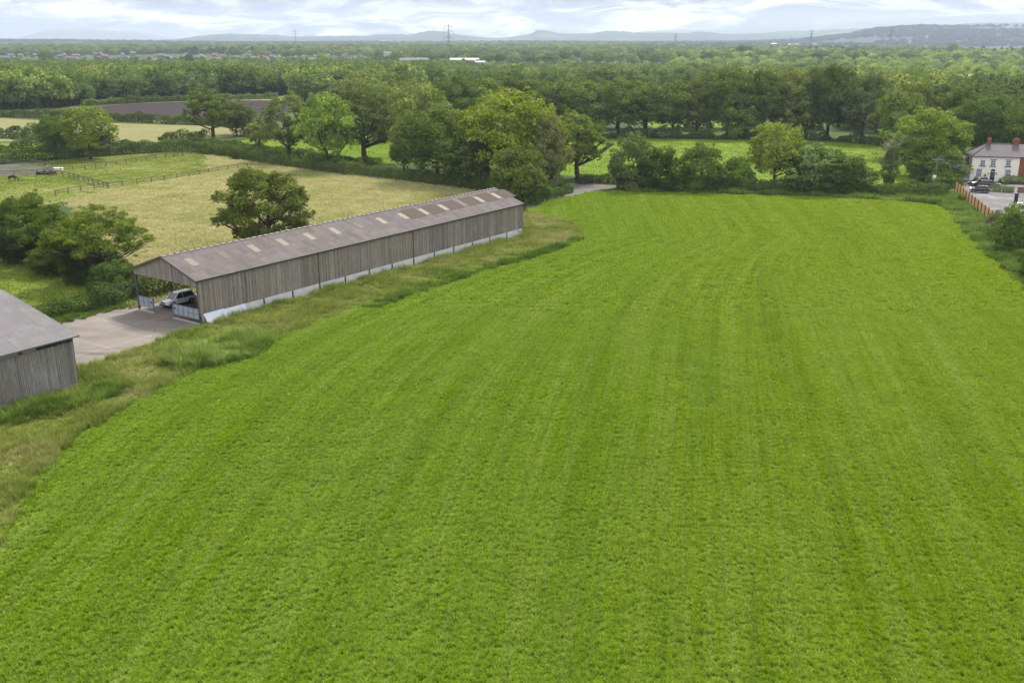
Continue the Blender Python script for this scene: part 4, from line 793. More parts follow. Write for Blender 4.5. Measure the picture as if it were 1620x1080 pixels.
# local x towards the long barn, so this one runs to -x; local y away to the left
NL, NW, NE, PT = 34.0, 24.0, 5.25, .2
board_wall('board_wall', nb_, -NL, 0, lambda x: .62, lambda x: 4.62, 0, BOARD2, bw=.20, gap=.03, th=.04)
board_wall('gable_boards', nb_, 0, NW, lambda q: .6, lambda q: NE-.1+PT*(min(q, NW-q)), .04, BOARD2, along='y', bw=.20, gap=.03, off=3)
m = MB(); m.box((-NL/2, .12, .31), (NL, .18, .62)); m.build('concrete_panel', PANEL2, nb_)
for i in range(8): m = MB(); m.box((-.1-i*4.7, .18, 2.6), (.24, .2, 5.2)); m.build('post', RUST, nb_)
m = MB(); m.box((-7.8, .32, 4.9), (9.0, .05, .75)); m.build('inner_board', flat('pale_inner_sheet', (.42, .36, .30), .9, .1), nb_)
m = MB(); m.box((-NL/2+.1, -.5, NE-.12), (NL+.5, .14, .12)); m.build('gutter', flat('grey_gutter', (.11, .11, .12), .7, .2), nb_)
m = MB(); h0 = NE-.03
for sgn in (0, 1):
    P = [(-NL, -.45, h0-.09), (.45, -.45, h0-.09), (.45, NW/2, h0+PT*NW/2), (-NL, NW/2, h0+PT*NW/2)] if not sgn else [(-NL, NW/2, h0+PT*NW/2), (.45, NW/2, h0+PT*NW/2), (.45, NW+.45, h0-.09), (-NL, NW+.45, h0-.09)]
    m.prism(P, .06, (0, 0, 1))
m.build('roof', CEM2, nb_); m = MB()
m.prism([(.45, -.45, h0-.22), (.45, NW/2, h0+PT*NW/2-.12), (.45, NW/2, h0+PT*NW/2+.09), (.45, -.45, h0-.02)], .05, (1, 0, 0)); m.build('barge_board', RIDGEC, nb_)
# ---------------------------------------------------------------- cars
def paint(name, c, rough=.3, coat=.5):
    m = NT(name, rough, .5); m.col(c); m.b.inputs['Coat Weight'].default_value = coat; m.b.inputs['Coat Roughness'].default_value = .1; return m.mat
GLASS = paint('car_glass', (.012, .014, .018), .08, .2); TYRE = flat('tyre_rubber', (.02, .02, .02), .9, .2); RIM = flat('alloy_rim', (.30, .30, .31), .35, .5, .1, .7); TRIM = flat('black_plastic', (.02, .02, .022), .6, .3); LAMPG = paint('lamp_glass', (.75, .77, .8), .15); REDL = paint('tail_lamp_glass', (.4, .02, .02), .2); DARKRIM = flat('dark_rim', (.05, .05, .055), .4, .5, .1, .5)
def car(name, loc, rz, pm, label, L=4.2, Wd=1.78, Hh=1.58, hb=.95, gh0=.30, gh1=.93, roofm=None, rim=None, group=None):
    """x forward; lofted body, tapered glasshouse, roof panel, wheels, lamps"""
    r = empty(name, loc, rz); tag(r, label, 'car', group); fx = L/2; wr = .34; wx = L*.31
    prof = [(-fx, .42, .30, .86), (-fx+.12, .30, .34, hb+.03), (-fx+.6, .24, .36, hb+.06), (-wx, .24, .36, hb+.05), (0, .22, .37, hb), (.55, .22, .37, hb-.01), (fx*.42, .24, .37, hb-.02), (fx*.72, .25, .36, hb-.10), (fx*.93, .30, .33, hb-.22), (fx, .38, .28, .62)]
    m = MB(); n = 12
    for x, zb, _, zt in prof:
        e = 1-.10*(abs(x)/fx)**6-.03*(abs(x)/fx)**2; hw = Wd/2*e
        sec = [(0, zb), (hw*.82, zb), (hw*.97, zb+.14), (hw, (zb+zt)/2), (hw*.985, zt-.14), (hw*.90, zt-.02), (0, zt+.02)]
        ring = [(y, z) for y, z in sec]+[(-y, z) for y, z in sec[-2:0:-1]]; m.v += [Vector((x, y, z)) for y, z in ring]
    for i in range(len(prof)-1):
        for k in range(n): m.face([i*n+k, i*n+(k+1) % n, (i+1)*n+(k+1) % n, (i+1)*n+k], .5, 0, True)
    m.face([k for k in range(n-1, -1, -1)]); m.face([(len(prof)-1)*n+k for k in range(n)]); body = m.build('body', pm, r)
    # glasshouse: lower outline at the shoulder, upper at the roof
    xr0, xr1 = -fx*gh1, fx*gh0; m = MB(); zl, zu = hb-.03, Hh-.05
    lo = [(xr0, zl), (xr1+.42, zl)]; up = [(xr0+.32, zu), (xr1-.36, zu)]
    def ring(xa, xb, z, hw): return [Vector((xa, -hw*.92, z)), Vector((xb, -hw*.86, z)), Vector((xb+.06, 0, z)), Vector((xb, hw*.86, z)), Vector((xa, hw*.92, z)), Vector((xa-.05, 0, z))]
    R0, R1 = ring(xr0, xr1+.42, zl, Wd/2*.93), ring(xr0+.30, xr1-.36, zu, Wd/2*.76); m.v += R0+R1
    for k in range(6): k2 = (k+1) % 6; m.face([k, k2, 6+k2, 6+k])
    m.face([6, 7, 8, 9, 10, 11]); m.build('windows', GLASS, r)
    m = MB(); RA, RB = ring(xr0+.22, xr1-.30, zu-.02, Wd/2*.80), ring(xr0+.34, xr1-.44, Hh+.01, Wd/2*.70); m.v += RA+RB
    for k in range(6): k2 = (k+1) % 6; m.face([k, k2, 6+k2, 6+k], .5, 0, True)
    m.face([6, 7, 8, 9, 10, 11]); m.build('roof', roofm or pm, r, .02)
    m = MB()
    for s in (-1, 1):
        for xa, xb in ((xr0+.05, xr0+.33), (xr1+.40, xr1-.34)): m.tube([(xa, s*Wd/2*.87, zl), (xb, s*Wd/2*.735, zu)], .045, 5)
        m.tube([(-.25, s*Wd/2*.885, zl), (-.25, s*Wd/2*.74, zu)], .035, 4)
    m.build('pillar', pm, r)
    m = MB()
    for s in (-1, 1): m.tube([(xr0+.5, s*Wd/2*.70, Hh+.05), (xr1-.55, s*Wd/2*.70, Hh+.05)], .02, 4)
    m.build('roof_rail', TRIM, r)
    for s in (-1, 1):
        for wxx in (-wx, wx):
            m = MB(); m.tube([(wxx, s*(Wd/2-.20), wr), (wxx, s*(Wd/2-.0), wr)], wr, 20); tyo = m.build('wheel', TYRE, r, .02)
            m = MB(); m.tube([(wxx, s*(Wd/2-.02), wr), (wxx, s*(Wd/2+.012), wr)], wr*.62, 14); m.build('rim', rim or RIM, tyo)
            m = MB(); pts = [(wxx+math.cos(a)*(wr+.07), s*(Wd/2-.004), wr+math.sin(a)*(wr+.07)) for a in np.linspace(-.2, math.pi+.2, 12)]; m.tube(pts, .05, 5); m.build('wheel_arch', TRIM, r)
        m = MB(); m.box((fx*.93, s*Wd*.33, .72), (.22, .38, .15)); m.build('headlight', LAMPG, r, .03)
        m = MB(); m.box((-fx+.07, s*Wd*.40, .80), (.12, .20, .26)); m.build('tail_light', REDL, r, .03)
        m = MB(); m.box((xr1+.18, s*(Wd/2+.06), hb+.06), (.12, .2, .14)); m.build('wing_mirror', pm, r, .03)
        m = MB(); m.box((0, s*(Wd/2-.01), .32), (L*.42, .05, .14)); m.build('sill', TRIM, r)
    m = MB(); m.box((fx-.01, 0, .66), (.10, .9, .14)); m.build('grille', TRIM, r, .02); m = MB(); m.box((fx-.02, 0, .40), (.16, Wd*.8, .16)); m.build('bumper', TRIM, r, .03)
    m = MB(); m.box((-fx+.01, 0, .42), (.14, Wd*.8, .2)); m.build('bumper', TRIM, r, .03)
    return r
pf, pr = at(275, 487.5), at(303, 480.5); hd = math.atan2(pf.y-pr.y, pf.x-pr.x); ctr = (pf+pr)/2; ctr += Vector((-math.sin(hd), math.cos(hd), 0))*-.85; ctr.z = .045
car('parked_car', ctr, hd, paint('white_paint', (.80, .81, .84)), 'white compact SUV parked inside the open end of the long barn', Hh=1.61, L=4.2)
car('parked_car', at(1547, 293.5)+Vector((0, 0, .045)), math.radians(200), paint('black_paint', (.012, .013, .018)), 'black SUV parked closest to the porch of the cream house', L=4.5, Hh=1.75, Wd=1.85)
car('parked_car', at(1567, 297)+Vector((0, .8, .045)), math.radians(-12), paint('navy_paint', (.012, .016, .04)), 'dark blue estate car parked parallel to the cream house front', L=4.6, Hh=1.48, rim=RIM)
car('parked_car', at(1549, 304.5)+Vector((0, 0, .045)), math.radians(155), paint('dark_red_paint', (.03, .012, .018)), 'small dark hatchback nearest the plank fence with its red tail lights showing', L=3.7, Hh=1.45, Wd=1.7)
car('parked_car', at(1627, 329)+Vector((0, 0, .045)), math.radians(150), paint('silver_paint', (.45, .47, .50)), 'silver car cut off by the right edge of the picture', L=4.2, Hh=1.45)
# ---------------------------------------------------------------- cream house
def brick_mat(name, a, b_, mortar, sc=1):
    m = NT(name, .9, .15); t = m.n('TexBrick', i={'Vector': m.pos((1, 1, 1), obj=True), 'Color1': a, 'Color2': b_, 'Mortar': mortar, 'Scale': 4.4*sc, 'Mortar Size': .012}); m.col(t.outputs[0]); return m.mat
CREAM = flat('cream_render', (.82, .77, .68), .85, .2, .09, sc=.8); SLATE = NT('slate_tiles', .75, .3); sp_ = SLATE.pos(obj=True); sb = SLATE.n('TexBrick', i={'Vector': sp_, 'Color1': (.075, .063, .066), 'Color2': (.11, .095, .1), 'Mortar': (.04, .035, .04), 'Scale': 3.2, 'Mortar Size': .02}); SLATE.col(SLATE.mix(SLATE.mr(SLATE.noise(sp_, .6, 5, .7), .4, .7, 0, .5), sb.outputs[0], (.13, .11, .11))); SLATE = SLATE.mat
BRICK = flat('red_brick', (.24, .085, .052), .9, .1, .3, sc=6); WHITEP = flat('white_paintwork', (.72, .72, .70), .5, .3, .05); NAVY = flat('navy_door', (.015, .018, .045), .4, .4); SILL = flat('dark_stone_sill', (.06, .055, .06), .8, .2); PANE = paint('window_glass', (.16, .20, .25), .1, .3); GREYP = flat('lead_grey', (.13, .13, .14), .8, .2)
ha = at(1534.4, 287); hb_ = at(1614.4, 248.6, 5.6); hb_.z = 0
ea = at(1539.4, 246.7, 5.6); fdir = (hb_-Vector((ea.x, ea.y, 0))); hrz = math.atan2(fdir.y, fdir.x); FL = fdir.length
house = empty('cream_house', (ea.x, ea.y, 0), hrz); tag(house, 'cream rendered two-storey house with hipped slate roof and navy arched door', 'house')
HE, HR, HD = 5.6, 8.1, 7.2
m = MB(); m.box((FL/2, HD/2, HE/2), (FL, HD, HE)); m.build('wall', CREAM, house)
m = MB(); o_ = .28; A_, B_, C_, D_ = (-o_, -o_, HE), (FL+.0, -o_, HE), (FL+.0, HD+o_, HE), (-o_, HD+o_, HE); E_, F_ = (3.6, HD/2, HR), (FL, HD/2, HR)
b = len(m.v); m.v += [Vector(q) for q in (A_, B_, C_, D_, E_, F_)]; m.face([0, 1, 5, 4]); m.face([2, 3, 4, 5]); m.face([3, 0, 4]); m.face([0, 3, 2, 1]); m.face([1, 2, 5]); rf = m.build('roof', SLATE, house)
m = MB(); m.tube([(-o_, -o_, HE+.04), (3.6, HD/2, HR+.04), (FL, HD/2, HR+.04)], .11, 5); m.tube([(-o_, HD+o_, HE+.04), (3.6, HD/2, HR+.04)], .11, 5); m.build('ridge_tile', GREYP, rf)
def chimney(parent, x, y, z, pots=2, s=.85):
    m = MB(); m.box((x, y, z+.1), (s, .55, 2.0)); m.box((x, y, z+1.16), (s+.15, .7, .14)); c = m.build('chimney', BRICK, parent)
    for k in range(pots): m = MB(); m.tube([(x+(k-(pots-1)/2)*.36, y, z+1.2), (x+(k-(pots-1)/2)*.36, y, z+1.65)], [.14, .11], 8); m.build('chimney_pot', flat('clay_pot', (.36, .14, .08)), c)
chimney(rf, 3.7, HD/2, HR-.3); chimney(rf, FL-.5, HD/2, HR-.3, 3, 1.3)
m = MB(); m.box((FL/2, -o_-.05, HE-.06), (FL+.4, .12, .13)); m.build('gutter', GUT, house); m = MB(); m.tube([(-.06, .9, HE-.1), (-.06, .9, .1)], .06, 6); m.build('drainpipe', GUT, house)
def window(xc, z0, w_, h_, bars, lint, dark=False):
    m = MB(); m.box((xc, -.015, z0+h_/2), (w_, .03, h_)); wo_ = m.build('window', PANE if not dark else NAVY, house)
    f = MB(); t = .07
    for dx in (-w_/2, w_/2): f.box((xc+dx, -.05, z0+h_/2), (t, .06, h_+t))
    for dz in (0, h_): f.box((xc, -.053, z0+dz), (w_+t, .06, t))
    for k in range(1, bars): f.box((xc-w_/2+k*w_/bars, -.047, z0+h_/2), (.045, .05, h_))
    f.box((xc, -.05, z0+h_*.55), (w_, .052, .05)); f.build('window_frame', WHITEP, wo_)
    s = MB(); s.box((xc, -.10, z0-.12), (w_+.42, .2, .15)); s.build('sill', SILL, wo_)
    if lint: l = MB(); l.box((xc, -.03, z0+h_+.16), (w_+.36, .07, .13)); l.build('lintel', SILL if lint == 2 else WHITEP, wo_)
for fx_, ln in ((.226, 1), (.445, 2), (.766, 2)): window(fx_*FL, 3.55, .95, 1.15, 2, ln)
for fx_ in (.175, .785): window(fx_*FL, .95, 1.15, 1.75, 3, 1)
m = MB(); dx = .467*FL; m.box((dx, -.02, 1.08), (.98, .06, 2.1)); do = m.build('door', NAVY, house)
m = MB(); m.box((dx, -.045, 2.2), (1.06, .06, .1)); m.build('transom', WHITEP, do)
m = MB(); m.prism([(dx+.52*math.cos(a), -.0, 2.28+.48*math.sin(a)) for a in np.linspace(0, math.pi, 12)], .05, (0, -1, 0)); m.build('fanlight', NAVY, do)
m = MB(); m.box((dx, -.06, 1.2), (.3, .03, .06)); m.build('letter_box', GALVF, do)
for xx, zz in ((dx-.85, 1.75), (dx+.75, 1.75), (.4, 1.75)): m = MB(); m.box((xx, -.08, zz), (.16, .16, .28)); m.box((xx, -.1, zz+.17), (.2, .2, .05)); m.build('wall_lantern', flat('brass_lantern', (.16, .10, .05)), house)
m = MB(); m.tube([(dx-1.55, -.02, 1.28), (dx-1.55, -.06, 1.28)], .3, 14); m.build('wall_plaque', flat('olive_plaque', (.13, .12, .05)), house)
# porch on the left end
m = MB(); m.box((-1.3, 1.6, 1.2), (2.6, 3.0, 2.4)); po = m.build('porch', flat('porch_render', (.50, .48, .42), .8, .2), house)
m = MB(); b = 0; m.v += [Vector(q) for q in ((-2.85, -.2, 2.4), (.0, -.2, 2.4), (.0, 3.3, 2.4), (-2.85, 3.3, 2.4), (-.02, 1.2, 3.5), (-1.6, 1.2, 3.3))]; m.face([0, 1, 4, 5]); m.face([3, 0, 5]); m.face([2, 3, 5, 4]); m.face([0, 3, 2, 1]); m.face([1, 2, 4]); m.build('porch_roof', SLATE, po)
for k in range(3):
    m = MB(); m.box((-.5-.8*k, .07, 1.35), (.62, .05, 1.5)); pn = m.build('porch_window', PANE, po); m = MB(); [m.box((-.5-.8*k+d, .05, 1.35), (.06, .07, 1.6)) for d in (-.33, .33)]; m.box((-.5-.8*k, .05, 2.13), (.7, .07, .07)); m.build('window_frame', WHITEP, pn)
m = MB(); m.box((-2.2, 5.0, 1.7), (3.2, 3.6, 3.4)); m.v += []; oh = m.build('rear_wing', CREAM, house); m = MB(); m.prism([(-3.95, 3.1, 3.38), (-.1, 3.1, 3.38), (-.1, 3.1, 5.0)], 4.0, (0, 1, 0)); m.build('rear_roof', SLATE, oh)
m = MB(); m.quad((-3.0, 3.6, 3.86), (-2.1, 3.6, 4.26), (-2.1, 4.8, 4.26), (-3.0, 4.8, 3.86)); 
# red brick house next door
bh_ = empty('brick_house', (ea.x+math.cos(hrz)*(FL+.02), ea.y+math.sin(hrz)*(FL+.02), 0), hrz); tag(bh_, 'red brick house joined to the right of the cream house, cut by the frame', 'house')
m = MB(); m.box((5.5, HD/2+.05, HE/2), (11, HD, HE)); m.build('wall', BRICK, bh_)
m = MB(); m.v += [Vector(q) for q in ((0, -.28, HE), (11, -.28, HE), (11, HD+.28, HE), (0, HD+.28, HE), (0, HD/2, HR), (11, HD/2, HR))]; m.face([0, 1, 5, 4]); m.face([2, 3, 4, 5]); m.face([1, 2, 5]); m.face([3, 0, 4]); m.face([0, 3, 2, 1]); m.build('roof', SLATE, bh_)
for x_ in (2.4, 7): 
    for z0 in (.95, 3.5): m = MB(); m.box((x_, .02, z0+.7), (1.2, .06, 1.4)); q_ = m.build('window', PANE, bh_); m = MB(); m.box((x_, -.02, z0+.7), (.07, .06, 1.4)); m.box((x_, -.02, z0+1.4), (1.3, .06, .08)); m.build('window_frame', WHITEP, q_)
# ---------------------------------------------------------------- plank fence, gate pillar, post
FP = px((1511, 302.5), (1536, 324), (1569, 351.5)); fence = empty('plank_fence', FP[0]); tag(fence, 'new orange timber plank fence along the tarmac yard at right', 'fence')
NEWW = flat('new_timber', (.52, .34, .17), .85, .2, .22, sc=4); POSTW = flat('brown_post', (.16, .075, .035), .9, .1, .2); Pf = smooth_poly([(p.x, p.y) for p in FP], 6); tot = [0]
for a, b_ in zip(Pf, Pf[1:]): tot.append(tot[-1]+(b_-a).length)
def along(s): i = min(max(int(np.searchsorted(tot, s))-1, 0), len(Pf)-2); return Pf[i].lerp(Pf[i+1], (s-tot[i])/(tot[i+1]-tot[i]))
NP = 12; FH = 1.95
for k in range(NP+1):
    p = along(tot[-1]*k/NP)-FP[0]; d = (along(min(tot[-1], tot[-1]*k/NP+.3))-along(max(0, tot[-1]*k/NP-.3))); rz_ = math.atan2(d.y, d.x)
    m = MB(); m.box((p.x-math.sin(rz_)*-.0+math.sin(rz_)*.08, p.y-math.cos(rz_)*.08, FH/2+.05), (.2, .16, FH+.1), rz_); m.build('fence_post', POSTW, fence)
    if k < NP:
        q = along(tot[-1]*(k+1)/NP)-FP[0]; m = MB(); nbd = 16; u = (q-p); rz2 = math.atan2(u.y, u.x); wdt = u.length
        for j in range(nbd): c = p.lerp(q, (j+.5)/nbd); m.box((c.x, c.y, FH/2+.02), (wdt/nbd-.02, .03, FH*random.uniform(.985, 1.0)), rz2, t=random.random())
        c = p.lerp(q, .5)
        for z in (.35, 1.0, 1.65): m.box((c.x+math.sin(rz2)*.05, c.y-math.cos(rz2)*.05, z), (wdt, .05, .09), rz2)
        m.build('plank_panel', NEWW, fence)
gp = at(1606.5, 322); m = MB(); m.box((0, 0, .95), (.55, .5, 1.9)); m.box((0, 0, 1.94), (.7, .62, .1)); o = m.build('gate_pillar', flat('black_pillar', (.02, .02, .024), .7, .3), loc=gp, bevel=.02); tag(o, 'black square gate pillar at the right end of the tarmac yard', 'pillar')
m = MB(); m.box((4.2, .2, .55), (7.5, .3, 1.1)); m.box((4.2, .2, 1.13), (7.6, .4, .08)); o = m.build('garden_wall', flat('brown_brick', (.20, .12, .09), .9, .1, .3, sc=5), loc=at(1607, 305)); tag(o, 'low brown brick garden wall right of the yard', 'wall')
sp0 = empty('white_marker', at(1475.5, 301)); m = MB(); m.tube([(0, 0, 0), (0, 0, 2.7)], .06, 6); m.build('pole', flat('grey_pole', (.25, .25, .25)), sp0); m = MB(); m.box((0, 0, 2.9), (.75, .08, .65)); m.build('sign_panel', WHITEP, sp0, .03); tag(sp0, 'small white blank-backed sign standing in the hedge by the wooden pole', 'sign')
# ---------------------------------------------------------------- wooden poles and wires
WOODP = flat('pole_timber', (.17, .15, .125), .9, .1, .2)
def wood_pole(p, H, label, arm_rz=0.3, arm=1.6):
    r = empty('utility_pole', p, arm_rz); m = MB(); m.tube([(0, 0, 0), (0, 0, H)], [.17, .11], 8); m.build('pole', WOODP, r)
    m = MB(); m.box((0, -.14, H-.35), (arm*2, .12, .14)); m.build('cross_arm', GALVF, r)
    for s in (-1, 0, 1): m = MB(); m.tube([(s*arm*.9, -.14, H-.28), (s*arm*.9, -.14, H-.02)], [.07, .05], 6); m.build('insulator', flat('brown_insulator', (.10, .05, .03), .3, .4), r)
    return tag(r, label, 'utility pole')
p1 = at(1478, 294); H1 = height_at(p1, 250); p2 = at(1352, 224); H2 = height_at(p2, 177); p3 = at(1660, 372); H3 = 8.6
wood_pole(p1, H1, 'near wooden pole with cross-arm standing in the hedge by the plank fence'); wood_pole(p2, H2, 'farther wooden pole in the gap beside the feathery willow'); wood_pole(p3, H3, 'wooden pole just outside the right edge')
for a, Ha, b_, Hb, lb in ((p2, H2, p1, H1, 'between the two wooden poles'), (p1, H1, p3, H3, 'from the near wooden pole down across the yard')):
    for s, nm in ((-1, 'left'), (0, 'middle'), (1, 'right')):
        ax = Vector((math.cos(.3), math.sin(.3), 0))*s*1.44; A, B = a+ax+Vector((0, 0, Ha)), b_+ax+Vector((0, 0, Hb)); pts = [A.lerp(B, t)-Vector((0, 0, 1))*(1.1*4*t*(1-t)) for t in np.linspace(0, 1, 14)]
        m = MB(); m.tube(pts, .017, 4); tag(m.build('overhead_wire', flat('wire_metal', (.16, .165, .17), .5, .4)), nm+' overhead wire '+lb, 'wire', 'overhead wires')
# ---------------------------------------------------------------- post-and-rail fences, arena, horse
FW = flat('fence_timber', (.12, .10, .08), .9, .1, .3)
def rail_fence(pts, label, gap=3.2, h=1.25, rails=(.55, .95, 1.2)):
    P = [Vector((p.x, p.y, 0)) for p in pts]; r = empty('rail_fence', P[0]); tag(r, label, 'fence')
    for a, b_ in zip(P, P[1:]):
        n = max(1, int(round((b_-a).length/gap))); d = (b_-a); rz_ = math.atan2(d.y, d.x)
        for k in range(n+(b_ is P[-1])): q = a+d*k/n-P[0]; m = MB(); m.box((q.x, q.y, h/2), (.13, .13, h), rz_); m.build('fence_post', FW, r)
        for z in rails: c = (a+b_)/2-P[0]; m = MB(); m.box((c.x, c.y, z), (d.length, .05, .10), rz_); m.build('rail', FW, r)
    return r
rail_fence(px((96, 271), (135, 269), (200, 259), (262, 250), (315, 243)), 'upper post-and-rail fence from the arena corner to the long hedge')
rail_fence(px((88, 310), (128, 303), (170, 298), (240, 289), (300, 281), (345, 272), (392, 266)), 'lower post-and-rail fence along the top edge of the straw meadow')
rail_fence(px((70, 275), (110, 281), (140, 289), (172, 298)), 'short diagonal post-and-rail fence joining the upper and lower fences')
rail_fence(px((-90, 283), (60, 276.5), (93, 268.5), (50, 259), (-90, 263)), 'post-and-rail fence enclosing the grey riding arena', 4.5)
m = MB(); m.box((0, 0, .55), (2.2, 1.5, .06)); m.box((0, 0, .26), (2.0, 1.3, .52)); tag(m.build('water_trough', WHITEP, loc=at(93, 269), bevel=.04), 'white block-shaped trough at the corner of the riding arena', 'trough')
m = MB(); rg = random.Random(2)
for _ in range(26): m.box((rg.uniform(-1.9, 1.9), rg.uniform(-1.0, 1.0), rg.uniform(.1, .6)), (rg.uniform(.5, 1.1), rg.uniform(.4, .8), rg.uniform(.2, .4)), rg.uniform(0, 3), M=Matrix.Rotation(rg.uniform(-.4, .4), 3, 'X')@Matrix.Rotation(rg.uniform(0, 3), 3, 'Z'))
tag(m.build('rubber_heap', flat('dark_rubber', (.03, .028, .03), .8, .2, .4), loc=at(73, 276), bevel=.05), 'heap of dark sheets at the near side of the riding arena', 'heap')
def skin(name, chains, mat, parent, sub=2):
    me = bpy.data.meshes.new(name); V = []; E = []; R = []; ids = {}
    for ch in chains:
        prev = None
        for key, co_, rad in ch:
            if key not in ids: ids[key] = len(V); V.append(co_); R.append(rad)
            if prev is not None: E.append((prev, ids[key]))
            prev = ids[key]
    me.from_pydata(V, E, []); me.materials.append(mat); o = link(name, me, parent); s = o.modifiers.new('skin', 'SKIN'); s.use_smooth_shade = True
    for i, r in enumerate(R): d = me.skin_vertices[0].data[i]; d.radius = (r, r) if not hasattr(r, '__len__') else r
    me.skin_vertices[0].data[0].use_root = True; sb_ = o.modifiers.new('sub', 'SUBSURF'); sb_.levels = sub; sb_.render_levels = sub; return o
HB_ = flat('black_horse_coat', (.018, .016, .016), .5, .4); hp = at(20.5, 287); horse = empty('horse', hp, math.radians(-8)); horse.scale = (1.05,)*3; tag(horse, 'black horse grazing with lowered head in the paddock below the arena', 'horse')
ch = [[('p', (-.62, 0, 1.22), .30), ('b', (-.1, 0, 1.14), .33), ('c', (.45, 0, 1.15), .31), ('s', (.68, 0, 1.22), .22), ('n', (1.0, 0, 1.0), .17), ('n2', (1.28, 0, .66), .12), ('h', (1.38, 0, .42), .12), ('h2', (1.36, 0, .2), .085), ('m', (1.35, 0, .07), .065)]]
for s in (-1, 1):
    ch.append([('p', 0, 0), ('ht%d' % s, (-.68, .17*s, 1.0), .17), ('hk%d' % s, (-.55, .18*s, .74), .10), ('hh%d' % s, (-.78, .18*s, .48), .06), ('hc%d' % s, (-.74, .18*s, .14), .045), ('hf%d' % s, (-.70, .18*s, .03), .06)])
    ch.append([('c', 0, 0), ('ft%d' % s, (.50, .17*s, .9), .12), ('fk%d' % s, (.50+.06*s, .17*s, .5), .062), ('fc%d' % s, (.50+.10*s, .17*s, .13), .042), ('ff%d' % s, (.53+.12*s, .17*s, .03), .058)])
skin('body', ch, HB_, horse); skin('tail', [[('a', (-.90, 0, 1.28), .05), ('b', (-1.0, 0, 1.05), .08), ('c', (-1.02, 0, .75), .07), ('d', (-1.0, 0, .45), .03)]], HB_, horse)
m = MB()
for s in (-1, 1): m.tube([(1.30, .07*s, .56), (1.24, .09*s, .68)], [.035, .01], 5)
m.build('ear', HB_, horse); m = MB(); m.prism([(.62, 0, 1.42), (.95, 0, 1.2), (1.25, 0, .82), (1.30, 0, .6), (1.22, 0, .70), (.9, 0, 1.08)], .06, (0, 1, 0)); m.build('mane', HB_, horse)
# small crows or jump wings on the pale upper meadow: low bushes
for i, (x, y) in enumerate(((21, 206), (28, 206))):
    place_tree('bush', 'bush', at(x, y), 2.6, 1.6, DG, ('left' if not i else 'right')+' one of two tiny dark bushes on the pale upper meadow', cat='bush', parts=False)
# ---------------------------------------------------------------- pylons
LAT = flat('pylon_steel', (.12, .13, .145), .6, .4, .1)
def pylon(p, H, label, rz=0.2, th=.16):
    r = empty('pylon', p, rz); m = MB(); bw = H*.085; wf = lambda z: bw*(1-z/H*1.25)**1.0 if z < H*.62 else bw*.225*(1-(z-H*.62)/(H*.38)*.75)
    zs = [0, .14, .26, .37, .46, .54, .62, .69, .76, .83, .90, 1.0]
    for a, b_ in zip(zs, zs[1:]):
        za, zb = a*H, b_*H; wa, wb = wf(za), wf(zb)
        for i in range(4):
            c = [(-1, -1), (1, -1), (1, 1), (-1, 1)]; q, q2 = c[i], c[(i+1) % 4]
            m.tube([(q[0]*wa, q[1]*wa, za), (q[0]*wb, q[1]*wb, zb)], th, 4, cap=False); m.tube([(q[0]*wa, q[1]*wa, za), (q2[0]*wb, q2[1]*wb, zb)], th*.5, 3, cap=False); m.tube([(q2[0]*wa, q2[1]*wa, za), (q[0]*wb, q[1]*wb, zb)], th*.5, 3, cap=False)
            m.tube([(q[0]*wb, q[1]*wb, zb), (q2[0]*wb, q2[1]*wb, zb)], th*.5, 3, cap=False)
    m.build('tower', LAT, r)
    for zf, al in ((.66, .125), (.80, .145), (.93, .115)):
        z = zf*H; w_ = wf(z); ar = MB(); L_ = al*H
        for s in (-1, 1):
            for yy in (-w_, w_):
                ar.tube([(s*w_, yy, z), (s*L_, 0, z+.3)], th*.7, 4); ar.tube([(s*w_, yy, z+H*.04), (s*L_, 0, z+.3)], th*.7, 4)
            ar.tube([(s*(w_+L_)/2, 0, z), (s*w_, 0, z+H*.04)], th*.5, 3)
        a_ = ar.build('cross_arm', LAT, r)
        for s in (-1, 1): i_ = MB(); i_.tube([(s*L_, 0, z), (s*L_, 0, z-H*.065)], [th*1.1, th*.8], 5); i_.build('insulator', LAT, a_)
    return tag(r, label, 'pylon', 'pylons on the plain')
def pyl(x, d, ytop, label, th=.16):
    p = Vector(((x-810)/FPX*(d*CP+CAMH*SP), d, 0)); pylon(p, height_at(p, ytop), label, .15, th)
pyl(710.5, 1330, 38.5, 'tallest and nearest pylon, standing left of centre against the hills', .17)
pyl(1068, 2900, 52.5, 'dark squat pylon right of centre above the town', .28); pyl(1281, 2500, 47, 'pylon above the white roofs right of centre', .26); pyl(1407, 2600, 42, 'slender pylon in front of the blue woods at right', .26); pyl(469, 2300, 47, 'faint slender pylon on the skyline at left', .2); pyl(90, 1500, 76, 'thin low mast above the roofs at far left', .15)
